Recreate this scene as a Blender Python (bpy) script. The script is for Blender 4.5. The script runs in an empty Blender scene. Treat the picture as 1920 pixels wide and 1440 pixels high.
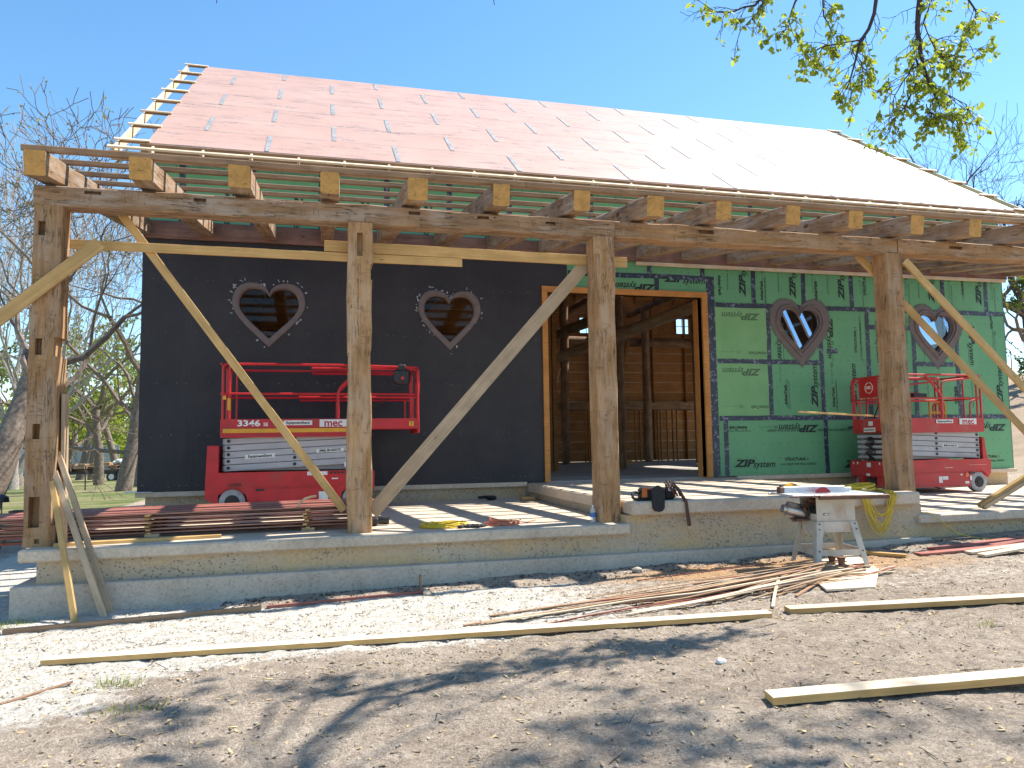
import bpy, bmesh, math, random
from mathutils import Vector, Matrix, noise
R = math.radians
C = bpy.context.scene.collection
scene = bpy.context.scene

# ------------------------------------------------------------------ camera
CAM = Vector((3.0483, -14.3139, 0.7674)); FPX = 1404.7
YAW, PITCH, ROLL = R(-14.3552), R(4.4793), R(-0.8285)
_F = Vector((-math.sin(YAW)*math.cos(PITCH), math.cos(YAW)*math.cos(PITCH), math.sin(PITCH)))
_R = Vector((math.cos(YAW), math.sin(YAW), 0)); _U = _R.cross(_F)
CR = _R*math.cos(ROLL) + _U*math.sin(ROLL); CU = _U*math.cos(ROLL) - _R*math.sin(ROLL)
cd = bpy.data.cameras.new('camera'); cam = bpy.data.objects.new('camera', cd); C.objects.link(cam)
cd.sensor_width = 36; cd.lens = FPX/1920*36; cd.clip_start = .05; cd.clip_end = 3000
cam.matrix_world = Matrix(((CR.x, CU.x, -_F.x, CAM.x), (CR.y, CU.y, -_F.y, CAM.y), (CR.z, CU.z, -_F.z, CAM.z), (0, 0, 0, 1)))
scene.camera = cam

def at(px, py, ax, val):
    """point of the place seen at photo pixel px,py on the plane coordinate[ax] = val"""
    d = _F + CR*((px-960)/FPX) + CU*((720-py)/FPX)
    return CAM + d*((val-CAM[ax])/d[ax])

# ------------------------------------------------------------------ light
SUN = Vector((.69, .13, 1)).normalized()
world = bpy.data.worlds.new('World'); scene.world = world; world.use_nodes = True
wn = world.node_tree; bg = wn.nodes['Background']
sky = wn.nodes.new('ShaderNodeTexSky'); sky.sky_type = 'NISHITA'; sky.sun_disc = False
sky.sun_elevation = math.asin(SUN.z); sky.sun_rotation = math.atan2(SUN.x, SUN.y)
sky.air_density = 1.0; sky.dust_density = .1; sky.ozone_density = 2.6
hs = wn.nodes.new('ShaderNodeHueSaturation'); hs.inputs['Saturation'].default_value = 1.16; hs.inputs['Hue'].default_value = .493
wn.links.new(sky.outputs[0], hs.inputs['Color']); wn.links.new(hs.outputs[0], bg.inputs[0]); bg.inputs[1].default_value = .1
sl = bpy.data.lights.new('sun', 'SUN'); sl.energy = 3.9; sl.angle = R(.55); sl.color = (1, .95, .87)
so = bpy.data.objects.new('sun', sl); C.objects.link(so); so.rotation_euler = SUN.to_track_quat('Z', 'Y').to_euler()
scene.view_settings.view_transform = 'Standard'; scene.view_settings.look = 'None'
scene.view_settings.exposure = 1.38; scene.view_settings.gamma = 1
scene.render.engine = 'CYCLES'
scene.cycles.max_bounces = 8; scene.cycles.transparent_max_bounces = 12

# ------------------------------------------------------------------ materials
def rgb(*c): return (c[0], c[1], c[2], 1)
class NT:
    def __init__(s, name):
        s.m = bpy.data.materials.new(name); s.m.use_nodes = True; s.t = s.m.node_tree
        s.b = s.t.nodes['Principled BSDF']
    def n(s, typ, **kw):
        x = s.t.nodes.new('ShaderNode'+typ)
        for k, v in kw.items(): setattr(x, k, v)
        return x
    def l(s, a, b): s.t.links.new(a, b)
    def coords(s, scale=(1, 1, 1), rnd=True, src='Object'):
        tc = s.n('TexCoord'); mp = s.n('Mapping'); mp.inputs['Scale'].default_value = scale
        s.l(tc.outputs[src], mp.inputs[0])
        if rnd:
            oi = s.n('ObjectInfo'); mu = s.n('Math', operation='MULTIPLY'); mu.inputs[1].default_value = 37.
            s.l(oi.outputs['Random'], mu.inputs[0]); s.l(mu.outputs[0], mp.inputs['Location'])
        return mp.outputs[0]
    def noise(s, vec, scale, detail=4, rough=.6, dist=0):
        x = s.n('TexNoise'); x.inputs['Scale'].default_value = scale; x.inputs['Detail'].default_value = detail
        x.inputs['Roughness'].default_value = rough; x.inputs['Distortion'].default_value = dist
        if vec is not None: s.l(vec, x.inputs['Vector'])
        return x.outputs[0]
    def ramp(s, fac, stops):
        x = s.n('ValToRGB'); e = x.color_ramp.elements
        while len(e) < len(stops): e.new(.5)
        for i, (p, c) in enumerate(stops): e[i].position = p; e[i].color = c if len(c) == 4 else rgb(*c)
        s.l(fac, x.inputs[0]); return x.outputs[0]
    def mix(s, fac, a, b, mode='MIX'):
        x = s.n('Mix', data_type='RGBA', blend_type=mode)
        for k, v in ((0, fac), (6, a), (7, b)):
            if isinstance(v, (int, float)): x.inputs[k].default_value = v
            elif isinstance(v, tuple): x.inputs[k].default_value = v if len(v) == 4 else rgb(*v)
            else: s.l(v, x.inputs[k])
        return x.outputs[2]
    def math(s, op, a, b=0., c=None):
        x = s.n('Math', operation=op)
        for k, v in enumerate((a, b) if c is None else (a, b, c)):
            if isinstance(v, (int, float)): x.inputs[k].default_value = v
            else: s.l(v, x.inputs[k])
        return x.outputs[0]
    def bump(s, h, strength=.3, dist=.01, prev=None):
        x = s.n('Bump'); x.inputs['Strength'].default_value = strength; x.inputs['Distance'].default_value = dist
        s.l(h, x.inputs['Height'])
        if prev is not None: s.l(prev, x.inputs['Normal'])
        return x.outputs[0]
    def done(s, col, rough=.7, nrm=None, **kw):
        if isinstance(col, tuple): s.b.inputs['Base Color'].default_value = col if len(col) == 4 else rgb(*col)
        else: s.l(col, s.b.inputs['Base Color'])
        if isinstance(rough, (int, float)): s.b.inputs['Roughness'].default_value = rough
        else: s.l(rough, s.b.inputs['Roughness'])
        if nrm is not None: s.l(nrm, s.b.inputs['Normal'])
        for k, v in kw.items(): s.b.inputs[k.replace('_', ' ')].default_value = v
        return s.m

def wood(name, lo, hi, grain=16, crack=.0, rough=.75, knots=0., bumpd=.004, grey=None):
    s = NT(name); v = s.coords((1, grain, grain))
    g = s.noise(v, 1.4, 6, .65, .3); col = s.ramp(g, [(.3, lo), (.7, hi)])
    v2 = s.coords((1, 1, 1)); big = s.noise(v2, 2.2, 4, .6)
    col = s.mix(s.ramp(big, [(.35, (0, 0, 0)), (.65, (1, 1, 1))]), s.mix(.5, col, rgb(*[c*.62 for c in lo])), col)
    if grey:
        gn = s.noise(s.coords((.8, 5, 5)), 1.7, 5, .7)
        col = s.mix(s.ramp(gn, [(.45, (0, 0, 0)), (.66, (1, 1, 1))]), col, grey)
    h = g
    if knots:
        vo = s.n('TexVoronoi'); vo.inputs['Scale'].default_value = 3.2; s.l(s.coords((.6, 2.2, 2.2)), vo.inputs['Vector'])
        k = s.ramp(vo.outputs['Distance'], [(.03, (1, 1, 1)), (.09, (0, 0, 0))])
        col = s.mix(s.math('MULTIPLY', k, knots), col, rgb(lo[0]*.35, lo[1]*.28, lo[2]*.25))
    if crack:
        cn = s.noise(s.coords((.55, 9, 9)), 2.3, 5, .62, .5)
        ck = s.ramp(cn, [(.482, (0, 0, 0)), (.497, (1, 1, 1)), (.503, (1, 1, 1)), (.518, (0, 0, 0))])
        brk = s.ramp(s.noise(v2, 3.1, 2), [(.48, (0, 0, 0)), (.6, (1, 1, 1))])
        ck = s.math('MULTIPLY', ck, brk); ckf = s.math('MULTIPLY', ck, crack)
        # adze scores across the grain
        an = s.noise(s.coords((7, 1.2, 1.2)), 1.6, 3, .5, .6)
        ak = s.ramp(an, [(.49, (0, 0, 0)), (.5, (1, 1, 1)), (.505, (1, 1, 1)), (.515, (0, 0, 0))])
        ak = s.math('MULTIPLY', ak, s.ramp(s.noise(v2, 7, 2), [(.5, (0, 0, 0)), (.58, (1, 1, 1))]))
        col = s.mix(ckf, col, rgb(.03, .018, .01)); col = s.mix(s.math('MULTIPLY', ak, crack*.5), col, rgb(.07, .04, .025))
        h = s.math('SUBTRACT', g, s.math('MULTIPLY', ck, 2.2))
        h = s.math('SUBTRACT', h, ak)
    oi = s.n('ObjectInfo'); br = s.math('MULTIPLY_ADD', oi.outputs['Random'], .34, .83)
    cb = s.n('Mix', data_type='RGBA', blend_type='MULTIPLY'); cb.inputs[0].default_value = 1
    s.l(col, cb.inputs[6]); s.l(br, cb.inputs[7])
    return s.done(cb.outputs[2], rough, s.bump(h, .6, bumpd), Specular_IOR_Level=.25)

def endgrain(name, a, b):
    s = NT(name); v = s.coords((0.01, 1, 1)); w = s.n('TexWave', wave_type='RINGS', rings_direction='X')
    w.inputs['Scale'].default_value = 14; w.inputs['Distortion'].default_value = 2.5; w.inputs['Detail'].default_value = 3; s.l(s.coords((0.01, 1, 1), False), w.inputs['Vector'])
    n = s.noise(v, 9, 4); col = s.mix(s.math('MULTIPLY', w.outputs[1], .35), a, b); col = s.mix(s.ramp(n, [(.35, (1, 1, 1)), (.6, (0, 0, 0))]), col, rgb(*[x*.7 for x in a[:3]]))
    ra = s.noise(s.coords((.01, 4, 4)), 1.1, 3, .5, 1.5); ck = s.ramp(ra, [(.492, (0, 0, 0)), (.5, (1, 1, 1)), (.508, (0, 0, 0))])
    col = s.mix(s.math('MULTIPLY', ck, .8), col, rgb(.06, .03, .015))
    return s.done(col, .85, s.bump(n, .4, .003))

def plain(name, col, rough=.5, metal=0., var=.25, scale=6, bmp=0., dirt=None, spec=.5):
    s = NT(name); v = s.coords(); n = s.noise(v, scale, 5, .65)
    lo = rgb(*[c*(1-var) for c in col[:3]]); hi = rgb(*[min(1, c*(1+var*.5)) for c in col[:3]])
    c = s.ramp(n, [(.3, lo), (.7, hi)])
    if dirt:
        d = s.noise(v, scale*.45, 6, .72); c = s.mix(s.ramp(d, [(.54, (0, 0, 0)), (.7, (.75, .75, .75))]), c, dirt)
    nr = s.bump(n, .4, bmp) if bmp else None
    rr = s.ramp(s.noise(v, scale*2, 4), [(.3, (rough*.8,)*3), (.7, (min(1, rough*1.2),)*3)])
    return s.done(c, rr, nr, Metallic=metal, Specular_IOR_Level=spec)

M = {}
M['timber'] = wood('hewn_timber', (.29, .15, .062), (.52, .31, .15), 12, .8, .85, bumpd=.008, grey=rgb(.42, .29, .19))
M['timber2'] = wood('grey_timber', (.25, .145, .075), (.46, .30, .175), 12, .85, .85, bumpd=.008, grey=rgb(.40, .32, .25))
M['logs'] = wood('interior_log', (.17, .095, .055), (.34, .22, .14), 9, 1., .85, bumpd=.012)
M['end'] = endgrain('cut_end', rgb(.58, .31, .085), rgb(.40, .19, .05))
M['pine'] = wood('new_pine', (.50, .29, .10), (.68, .44, .18), 22, 0, .6, .8, .001)
M['pinegrey'] = wood('weathered_pine', (.40, .28, .17), (.58, .43, .28), 22, .25, .7, .8, .001)
M['purlin'] = wood('purlin_wood', (.27, .16, .095), (.43, .28, .165), 18, .3, .8, .4, .002)
M['cream'] = wood('cream_pine', (.68, .51, .34), (.84, .69, .50), 20, 0, .65, .5, .001)
M['trimw'] = wood('orange_trim', (.42, .17, .04), (.58, .27, .08), 20, 0, .6, .4, .001)
M['ledger'] = wood('ledger_wood', (.22, .11, .08), (.38, .22, .16), 16, .5, .8, .4, .002)
M['redboard'] = wood('red_stained_board', (.27, .085, .062), (.42, .16, .12), 16, .15, .55, .2, .002)
M['rawedge'] = wood('raw_board_edge', (.36, .19, .13), (.52, .31, .22), 16, .1, .7, .2, .001)
M['strip'] = wood('offcut_strip', (.33, .17, .10), (.62, .43, .25), 14, 0, .75, 0, .002)
M['inner'] = wood('interior_boards', (.31, .145, .055), (.48, .24, .10), 10, .2, .8, .5, .002)
M['plyw'] = wood('plywood', (.60, .45, .27), (.78, .62, .42), 8, 0, .6, .3, .001)
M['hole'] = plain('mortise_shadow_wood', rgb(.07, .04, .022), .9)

def concrete(name, base, pits=0., warm=0.):
    s = NT(name); v = s.coords((1, 1, 1), False)
    a = s.noise(v, 1.1, 8, .68); b = s.noise(v, 26, 4, .6)
    col = s.ramp(a, [(.3, rgb(*[c*.74 for c in base])), (.52, base), (.72, rgb(*[c*1.15 for c in base]))])
    if warm:
        wv = s.noise(s.coords((1, 1, 5), False), .8, 4, .6)
        col = s.mix(s.math('MULTIPLY', s.ramp(wv, [(.42, (0, 0, 0)), (.6, (1, 1, 1))]), warm), col, rgb(base[0]*1.12, base[1]*.98, base[2]*.72))
    col = s.mix(.35, col, s.ramp(b, [(.3, (.25, .25, .25)), (.7, (1, 1, 1))]), 'MULTIPLY')
    fo = s.noise(s.coords((.25, .25, 9), False), 5, 3, .5)       # form-board lines
    h = s.math('ADD', b, s.math('MULTIPLY', fo, .8))
    if pits:
        vo = s.n('TexVoronoi'); vo.inputs['Scale'].default_value = 26; s.l(v, vo.inputs['Vector'])
        pit = s.ramp(vo.outputs['Distance'], [(.18, (1, 1, 1)), (.34, (0, 0, 0))])
        mk = s.ramp(s.noise(s.coords((1, 1, 2.2), False), 1.25, 5, .75), [(.47, (0, 0, 0)), (.56, (1, 1, 1))])
        pk = s.math('MULTIPLY', pit, mk); col = s.mix(s.math('MULTIPLY', pk, pits), col, rgb(.07, .055, .04))
        col = s.mix(s.math('MULTIPLY', mk, .35), col, rgb(.45, .37, .27)); h = s.math('SUBTRACT', h, s.math('MULTIPLY', pk, 3))
    dr = s.noise(s.coords((5, 5, .5), False), 1.6, 4, .7)          # run-off streaks
    col = s.mix(s.math('MULTIPLY', s.ramp(dr, [(.55, (0, 0, 0)), (.7, (1, 1, 1))]), .3), col, rgb(*[c*.6 for c in base]))
    return s.done(col, .85, s.bump(h, .5, .006), Specular_IOR_Level=.3)
M['slab'] = concrete('slab_concrete', rgb(.64, .52, .39), .0)
M['wallc'] = concrete('cast_wall_concrete', rgb(.55, .445, .32), 1., .9)
M['foot'] = concrete('footing_concrete', rgb(.60, .50, .40), .3)
M['floor'] = concrete('floor_concrete', rgb(.42, .38, .33), 0)

def green_panel():
    s = NT('green_sheathing'); v = s.coords((1, 1, 1), False); tc = s.n('TexCoord'); sp = s.n('SeparateXYZ'); s.l(tc.outputs['Object'], sp.inputs[0])
    n = s.noise(v, .7, 4, .6); n2 = s.noise(v, 60, 3)
    col = s.ramp(n, [(.3, (.10, .29, .145)), (.7, (.145, .365, .18))])
    def grid(ax, per, off):   # distance to grid line
        f = s.math('FRACT', s.math('MULTIPLY_ADD', sp.outputs[ax], 1/per, off)); return s.math('MULTIPLY', s.math('ABSOLUTE', s.math('SUBTRACT', f, .5)), per)
    dx, dz = grid(0, .203, .1), grid(2, .305, .3)
    d = s.math('SQRT', s.math('ADD', s.math('POWER', dx, 2.), s.math('POWER', dz, 2.)))
    dot = s.math('LESS_THAN', d, .012); col = s.mix(s.math('MULTIPLY', dot, .7), col, rgb(.02, .07, .04))
    return s.done(col, .55, s.bump(n2, .15, .002), Specular_IOR_Level=.35)
M['green'] = green_panel()
s_ = NT('faded_green_sheathing'); _v = s_.coords((1, 1, 1), False)
M['faded'] = s_.done(s_.ramp(s_.noise(_v, 1.5, 5), [(.3, (.14, .33, .13)), (.7, (.20, .41, .18))]), .6)
def pink():
    s = NT('pink_roof_sheathing'); v = s.coords((1, 1, 1), False)
    n = s.noise(v, .9, 5, .6); col = s.ramp(n, [(.3, (.47, .275, .195)), (.7, (.54, .335, .25))])
    st = s.noise(s.coords((.9, 15, 15), False), 1.3, 4, .7); k = s.ramp(st, [(.54, (0, 0, 0)), (.58, (1, 1, 1))])
    k2 = s.ramp(s.noise(s.coords((.5, 1.4, 1.4), False), 2., 2), [(.47, (0, 0, 0)), (.56, (1, 1, 1))])
    fi = s.ramp(s.noise(s.coords((30, 3, 3), False), 2., 2), [(.42, (0, 0, 0)), (.5, (1, 1, 1))])
    kk = s.math('MULTIPLY', s.math('MULTIPLY', k, k2), fi); col = s.mix(s.math('MULTIPLY', kk, .9), col, rgb(.10, .095, .095))
    return s.done(col, .42, s.bump(n, .2, .004), Specular_IOR_Level=.8)
M['pink'] = pink()
M['roofseam'] = plain('roof_seam_tape', rgb(.31, .31, .31), .6, var=.5, scale=9)
def tape():
    s = NT('seam_tape_dark'); v = s.coords((1, 1, 1), False)
    a = s.noise(v, 13, 4, .75); f = s.ramp(a, [(.53, (0, 0, 0)), (.58, (1, 1, 1))]); g = s.ramp(s.noise(v, 4.5, 2), [(.44, (0, 0, 0)), (.52, (1, 1, 1))])
    col = s.mix(s.math('MULTIPLY', s.math('MULTIPLY', f, g), .8), s.ramp(s.noise(v, 2, 3), [(.3, (.014, .02, .034)), (.7, (.03, .042, .07))]), rgb(.22, .25, .33))
    return s.done(col, .45, s.bump(a, .3, .002))
M['tape'] = tape()
def blackwrap():
    s = NT('black_wall_wrap'); v = s.coords((1, 1, 1), False); a = s.noise(v, .8, 5, .65); b = s.noise(v, 90, 3)
    col = s.ramp(a, [(.3, (.013, .012, .016)), (.7, (.034, .030, .034))])
    sp = s.ramp(s.noise(v, 30, 2, .5), [(.76, (0, 0, 0)), (.78, (1, 1, 1))]); col = s.mix(s.math('MULTIPLY', sp, .25), col, rgb(.3, .3, .34))
    return s.done(col, .62, s.bump(s.math('ADD', s.noise(s.coords((1, 1, .25), False), 2.2, 5, .6, .8), s.math('MULTIPLY', b, .06)), .9, .03))
M['black'] = blackwrap()
M['ink'] = plain('black_ink', rgb(.012, .022, .018), .6, var=.1); M['inkfade'] = plain('faded_ink', rgb(.075, .15, .075), .7, var=.3, scale=12)
M['sealant'] = plain('grey_brown_sealant', rgb(.16, .125, .12), .6, var=.25, scale=7, bmp=.004)
M['foil'] = plain('foil_tape', rgb(.42, .45, .5), .4, .5, .5, 30)
def halo():
    s = NT('sealant_overspray'); s.m.blend_method = 'BLEND' if hasattr(s.m, 'blend_method') else 'BLEND'
    a = s.n('Attribute', attribute_name='fade'); n = s.noise(s.coords((1, 1, 1), False), 16, 4, .7)
    al = s.math('SUBTRACT', s.math('ADD', a.outputs['Fac'], n), .5); al = s.ramp(al, [(.1, (0, 0, 0)), (.75, (.95, .95, .95))])
    s.l(al, s.b.inputs['Alpha']); return s.done(rgb(.16, .135, .13), .8)
M['halo'] = halo()
M['red'] = plain('red_machine_paint', rgb(.50, .014, .02), .42, var=.25, scale=5, dirt=rgb(.30, .05, .035))
M['redold'] = plain('weathered_red_paint', rgb(.50, .035, .035), .5, var=.2, scale=4, dirt=rgb(.40, .12, .10))
M['armgrey'] = plain('grey_machine_paint', rgb(.42, .42, .44), .45, var=.12, scale=3, dirt=rgb(.27, .26, .26))
M['tyre'] = plain('grey_solid_tyre', rgb(.34, .35, .36), .8, var=.25, scale=12, dirt=rgb(.22, .2, .18))
M['darkmetal'] = plain('dark_metal', rgb(.03, .03, .033), .5, .3); M['white'] = plain('white_label', rgb(.72, .72, .70), .5, var=.12, scale=14)
M['whiteink'] = plain('white_lettering', rgb(.78, .76, .74), .5, var=.08); M['redink'] = plain('red_lettering', rgb(.42, .01, .03), .5, var=.1)
M['yellow'] = plain('yellow_paint', rgb(.72, .36, .02), .45, var=.2); M['blackpl'] = plain('black_plastic', rgb(.015, .015, .017), .45)
M['saw'] = plain('worn_white_enamel', rgb(.50, .455, .38), .5, var=.2, scale=4, dirt=rgb(.33, .20, .11), bmp=.001)
M['rust'] = plain('rusty_iron', rgb(.16, .085, .055), .6, .4, .4, 9, .002); M['steel'] = plain('bare_steel', rgb(.55, .55, .56), .35, .9, .2, 8)
M['alu'] = plain('aluminium', rgb(.62, .63, .66), .4, .6, .1); M['blade'] = plain('red_saw_blade', rgb(.42, .02, .03), .4)
M['cordy'] = plain('yellow_cord', rgb(.72, .50, .03), .5); M['cordo'] = plain('orange_cord', rgb(.75, .16, .06), .5)
M['bagblk'] = plain('black_nylon', rgb(.018, .018, .02), .8, var=.4, scale=30, bmp=.002); M['bagor'] = plain('orange_trim_fabric', rgb(.55, .14, .03), .7)
M['strap'] = plain('brown_leather', rgb(.09, .035, .022), .6, var=.4)
M['bark'] = plain('oak_bark', rgb(.21, .165, .13), .9, var=.5, scale=9, bmp=.05, dirt=rgb(.27, .235, .20), spec=.2)
M['barkpale'] = plain('pale_bark', rgb(.36, .32, .28), .9, var=.4, scale=7, bmp=.02, spec=.2)
M['barkdark'] = plain('dark_bark', rgb(.075, .05, .055), .9, var=.4, scale=9, bmp=.02, spec=.2)
def leafm(name, a, b, trans=.5):
    s = NT(name); oi = s.n('Attribute', attribute_name='tint'); col = s.ramp(oi.outputs['Fac'], [(0, a), (1, b)])
    s.l(col, s.b.inputs['Base Color']); s.b.inputs['Roughness'].default_value = .5; s.b.inputs['Specular IOR Level'].default_value = .3
    tr = s.n('BsdfTranslucent'); cc = s.mix(.5, col, rgb(.5, .55, .05)); s.l(cc, tr.inputs[0]); mx = s.n('MixShader'); mx.inputs[0].default_value = trans
    s.l(s.b.outputs[0], mx.inputs[1]); s.l(tr.outputs[0], mx.inputs[2]); s.l(mx.outputs[0], s.t.nodes['Material Output'].inputs[0]); return s.m
M['leafnew'] = leafm('fresh_leaves', rgb(.12, .19, .025), rgb(.38, .45, .06), .55)
M['leafoak'] = leafm('oak_leaves', rgb(.045, .085, .015), rgb(.16, .20, .05), .3)
M['leafspring'] = leafm('spring_leaves', rgb(.12, .18, .025), rgb(.28, .32, .06), .4)
M['leafdry'] = leafm('dry_catkins', rgb(.17, .135, .09), rgb(.30, .25, .17), .3)
def glass():
    s = NT('window_glass'); s.t.nodes.remove(s.b); tr = s.n('BsdfTransparent'); tr.inputs[0].default_value = rgb(.84, .76, .52)
    gl = s.n('BsdfGlossy'); gl.inputs['Roughness'].default_value = .03; gl.inputs[0].default_value = rgb(1, 1, 1)
    fr = s.n('Fresnel'); fr.inputs[0].default_value = 1.33; mx = s.n('MixShader'); s.l(fr.outputs[0], mx.inputs[0])
    s.l(tr.outputs[0], mx.inputs[1]); s.l(gl.outputs[0], mx.inputs[2]); s.l(mx.outputs[0], s.t.nodes['Material Output'].inputs[0]); return s.m
M['glass'] = glass()
M['glasst'] = M['glass'].copy(); M['glasst'].node_tree.nodes['Transparent BSDF'].inputs[0].default_value = rgb(.22, .33, .50)
M['water'] = NT('clear_bottle').done(rgb(.85, .92, .95), .08, None, Alpha=.35); M['blue'] = plain('blue_label', rgb(.05, .2, .5), .5)
def groundm():
    s = NT('ground_dirt'); v = s.coords((1, 1, 1), False)
    a = s.noise(v, .9, 6, .7); b = s.noise(v, 9, 8, .78); c = s.noise(v, 70, 4, .7)
    g = s.n('Attribute', attribute_name='gravel').outputs['Fac']; sa = s.n('Attribute', attribute_name='sawdust').outputs['Fac']; gr = s.n('Attribute', attribute_name='grass').outputs['Fac']; hi = s.n('Attribute', attribute_name='hill').outputs['Fac']
    dirt = s.ramp(a, [(.3, (.52, .42, .325)), (.7, (.72, .60, .475))]); dirt = s.mix(.55, dirt, s.ramp(b, [(.36, (.28, .25, .23)), (.62, (1, 1, 1))]), 'MULTIPLY')
    cs_ = s.ramp(c, [(.38, (.4, .37, .35)), (.55, (1, 1, 1))]); dirt = s.mix(.6, dirt, cs_, 'MULTIPLY'); ds_ = s.ramp(s.noise(v, 28, 5, .8), [(.36, (.35, .32, .3)), (.58, (1, 1, 1))]); dirt = s.mix(.5, dirt, ds_, 'MULTIPLY')
    vo = s.n('TexVoronoi'); vo.inputs['Scale'].default_value = 42; s.l(v, vo.inputs['Vector']); st = s.ramp(vo.outputs['Distance'], [(.2, (1, 1, 1)), (.6, (.6, .6, .6))])
    grav = s.mix(.6, s.ramp(b, [(.36, (.60, .53, .43)), (.6, (.90, .84, .74))]), st, 'MULTIPLY')
    vo2 = s.n('TexVoronoi'); vo2.inputs['Scale'].default_value = 16; s.l(v, vo2.inputs['Vector'])
    spk = s.ramp(vo2.outputs['Distance'], [(.06, (1, 1, 1)), (.12, (0, 0, 0))]); grav = s.mix(s.math('MULTIPLY', spk, .6), grav, rgb(.10, .09, .08))
    fg = s.ramp(s.math('ADD', g, s.math('MULTIPLY', s.math('SUBTRACT', b, .5), 1.1)), [(.38, (0, 0, 0)), (.62, (1, 1, 1))]); col = s.mix(fg, dirt, grav)
    fs = s.ramp(s.math('ADD', sa, s.math('MULTIPLY', s.math('SUBTRACT', b, .5), 1.3)), [(.4, (0, 0, 0)), (.75, (.85, .85, .85))]); col = s.mix(fs, col, rgb(.50, .29, .14))
    grs = s.mix(s.ramp(s.noise(s.coords((.35, 1, 1), False), .5, 5, .7), [(.42, (0, 0, 0)), (.6, (1, 1, 1))]), rgb(.12, .16, .045), rgb(.34, .29, .15)); grs = s.mix(.5, grs, s.ramp(b, [(.3, (.4, .4, .4)), (.7, (1, 1, 1))]), 'MULTIPLY')
    fr = s.ramp(s.math('ADD', gr, s.math('MULTIPLY', s.math('SUBTRACT', a, .5), .5)), [(.4, (0, 0, 0)), (.6, (1, 1, 1))]); col = s.mix(fr, col, grs)
    hc = s.ramp(s.noise(s.coords((.3, 1, 2), False), .7, 6, .7), [(.3, (.27, .19, .125)), (.7, (.42, .32, .22))]); col = s.mix(hi, col, hc)
    d_ = s.noise(v, 28, 5, .8); h = s.math('ADD', s.math('ADD', b, s.math('MULTIPLY', c, .25)), s.math('MULTIPLY', d_, .6)); return s.done(col, .95, s.bump(h, 1., .05), Specular_IOR_Level=.15)
M['ground'] = groundm()
M['stone'] = plain('pale_stone', rgb(.42, .36, .28), .9, var=.4, scale=20, bmp=.01); M['darkstone'] = plain('dark_debris', rgb(.10, .075, .055), .9, var=.5, scale=30)
M['clod'] = plain('dry_clod', rgb(.42, .34, .26), .95, var=.35, scale=20); M['chip'] = plain('wood_chip', rgb(.52, .38, .20), .8, var=.45, scale=25); M['dryleaf'] = plain('dry_leaf', rgb(.42, .31, .17), .8, var=.5, scale=15)
M['tin'] = plain('corrugated_metal', rgb(.40, .44, .5), .4, .3); M['postm'] = plain('dark_post', rgb(.03, .028, .025), .8); M['cloth'] = plain('white_tarp', rgb(.75, .75, .76), .7)

# ------------------------------------------------------------------ mesh building
WM = {}
def mesh_obj(name, verts, faces, mats, parent=None, mw=None, fm=None, smooth=False, attr=None):
    me = bpy.data.meshes.new(name); me.from_pydata([tuple(v) for v in verts], [], faces)
    for m in (mats if isinstance(mats, (list, tuple)) else [mats]): me.materials.append(M[m] if isinstance(m, str) else m)
    if fm: me.polygons.foreach_set('material_index', fm)
    if smooth: me.polygons.foreach_set('use_smooth', [True]*len(me.polygons))
    if attr:
        for k, (dom, vals) in attr.items():
            a = me.attributes.new(k, 'FLOAT', dom); a.data.foreach_set('value', vals)
    me.update(); return link(name, me, parent, mw)
def link(name, data, parent=None, mw=None):
    o = bpy.data.objects.new(name, data); C.objects.link(o); mw = mw or Matrix.Identity(4)
    o.matrix_basis = mw; WM[o.name] = mw.copy()
    if parent: o.parent = parent; o.matrix_parent_inverse = WM[parent.name].inverted()
    return o
def tag(o, label, cat, group=None, kind=None):
    if label: o['label'] = label
    if cat: o['category'] = cat
    if group: o['group'] = group
    if kind: o['kind'] = kind
    return o
def thing(name, label, cat, loc=(0, 0, 0), rz=0, group=None):
    o = link(name, None, None, Matrix.Translation(loc) @ Matrix.Rotation(rz, 4, 'Z')); return tag(o, label, cat, group)
def copy_tree(o, mw=None, parent=None):
    c = o.copy(); C.objects.link(c); WM[c.name] = WM[o.name].copy()
    if mw is not None: c.matrix_basis = mw; WM[c.name] = mw.copy()
    if parent: c.parent = parent
    for ch in [x for x in bpy.data.objects if x.parent == o and x != c]: copy_tree(ch, None, c)
    return c

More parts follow.
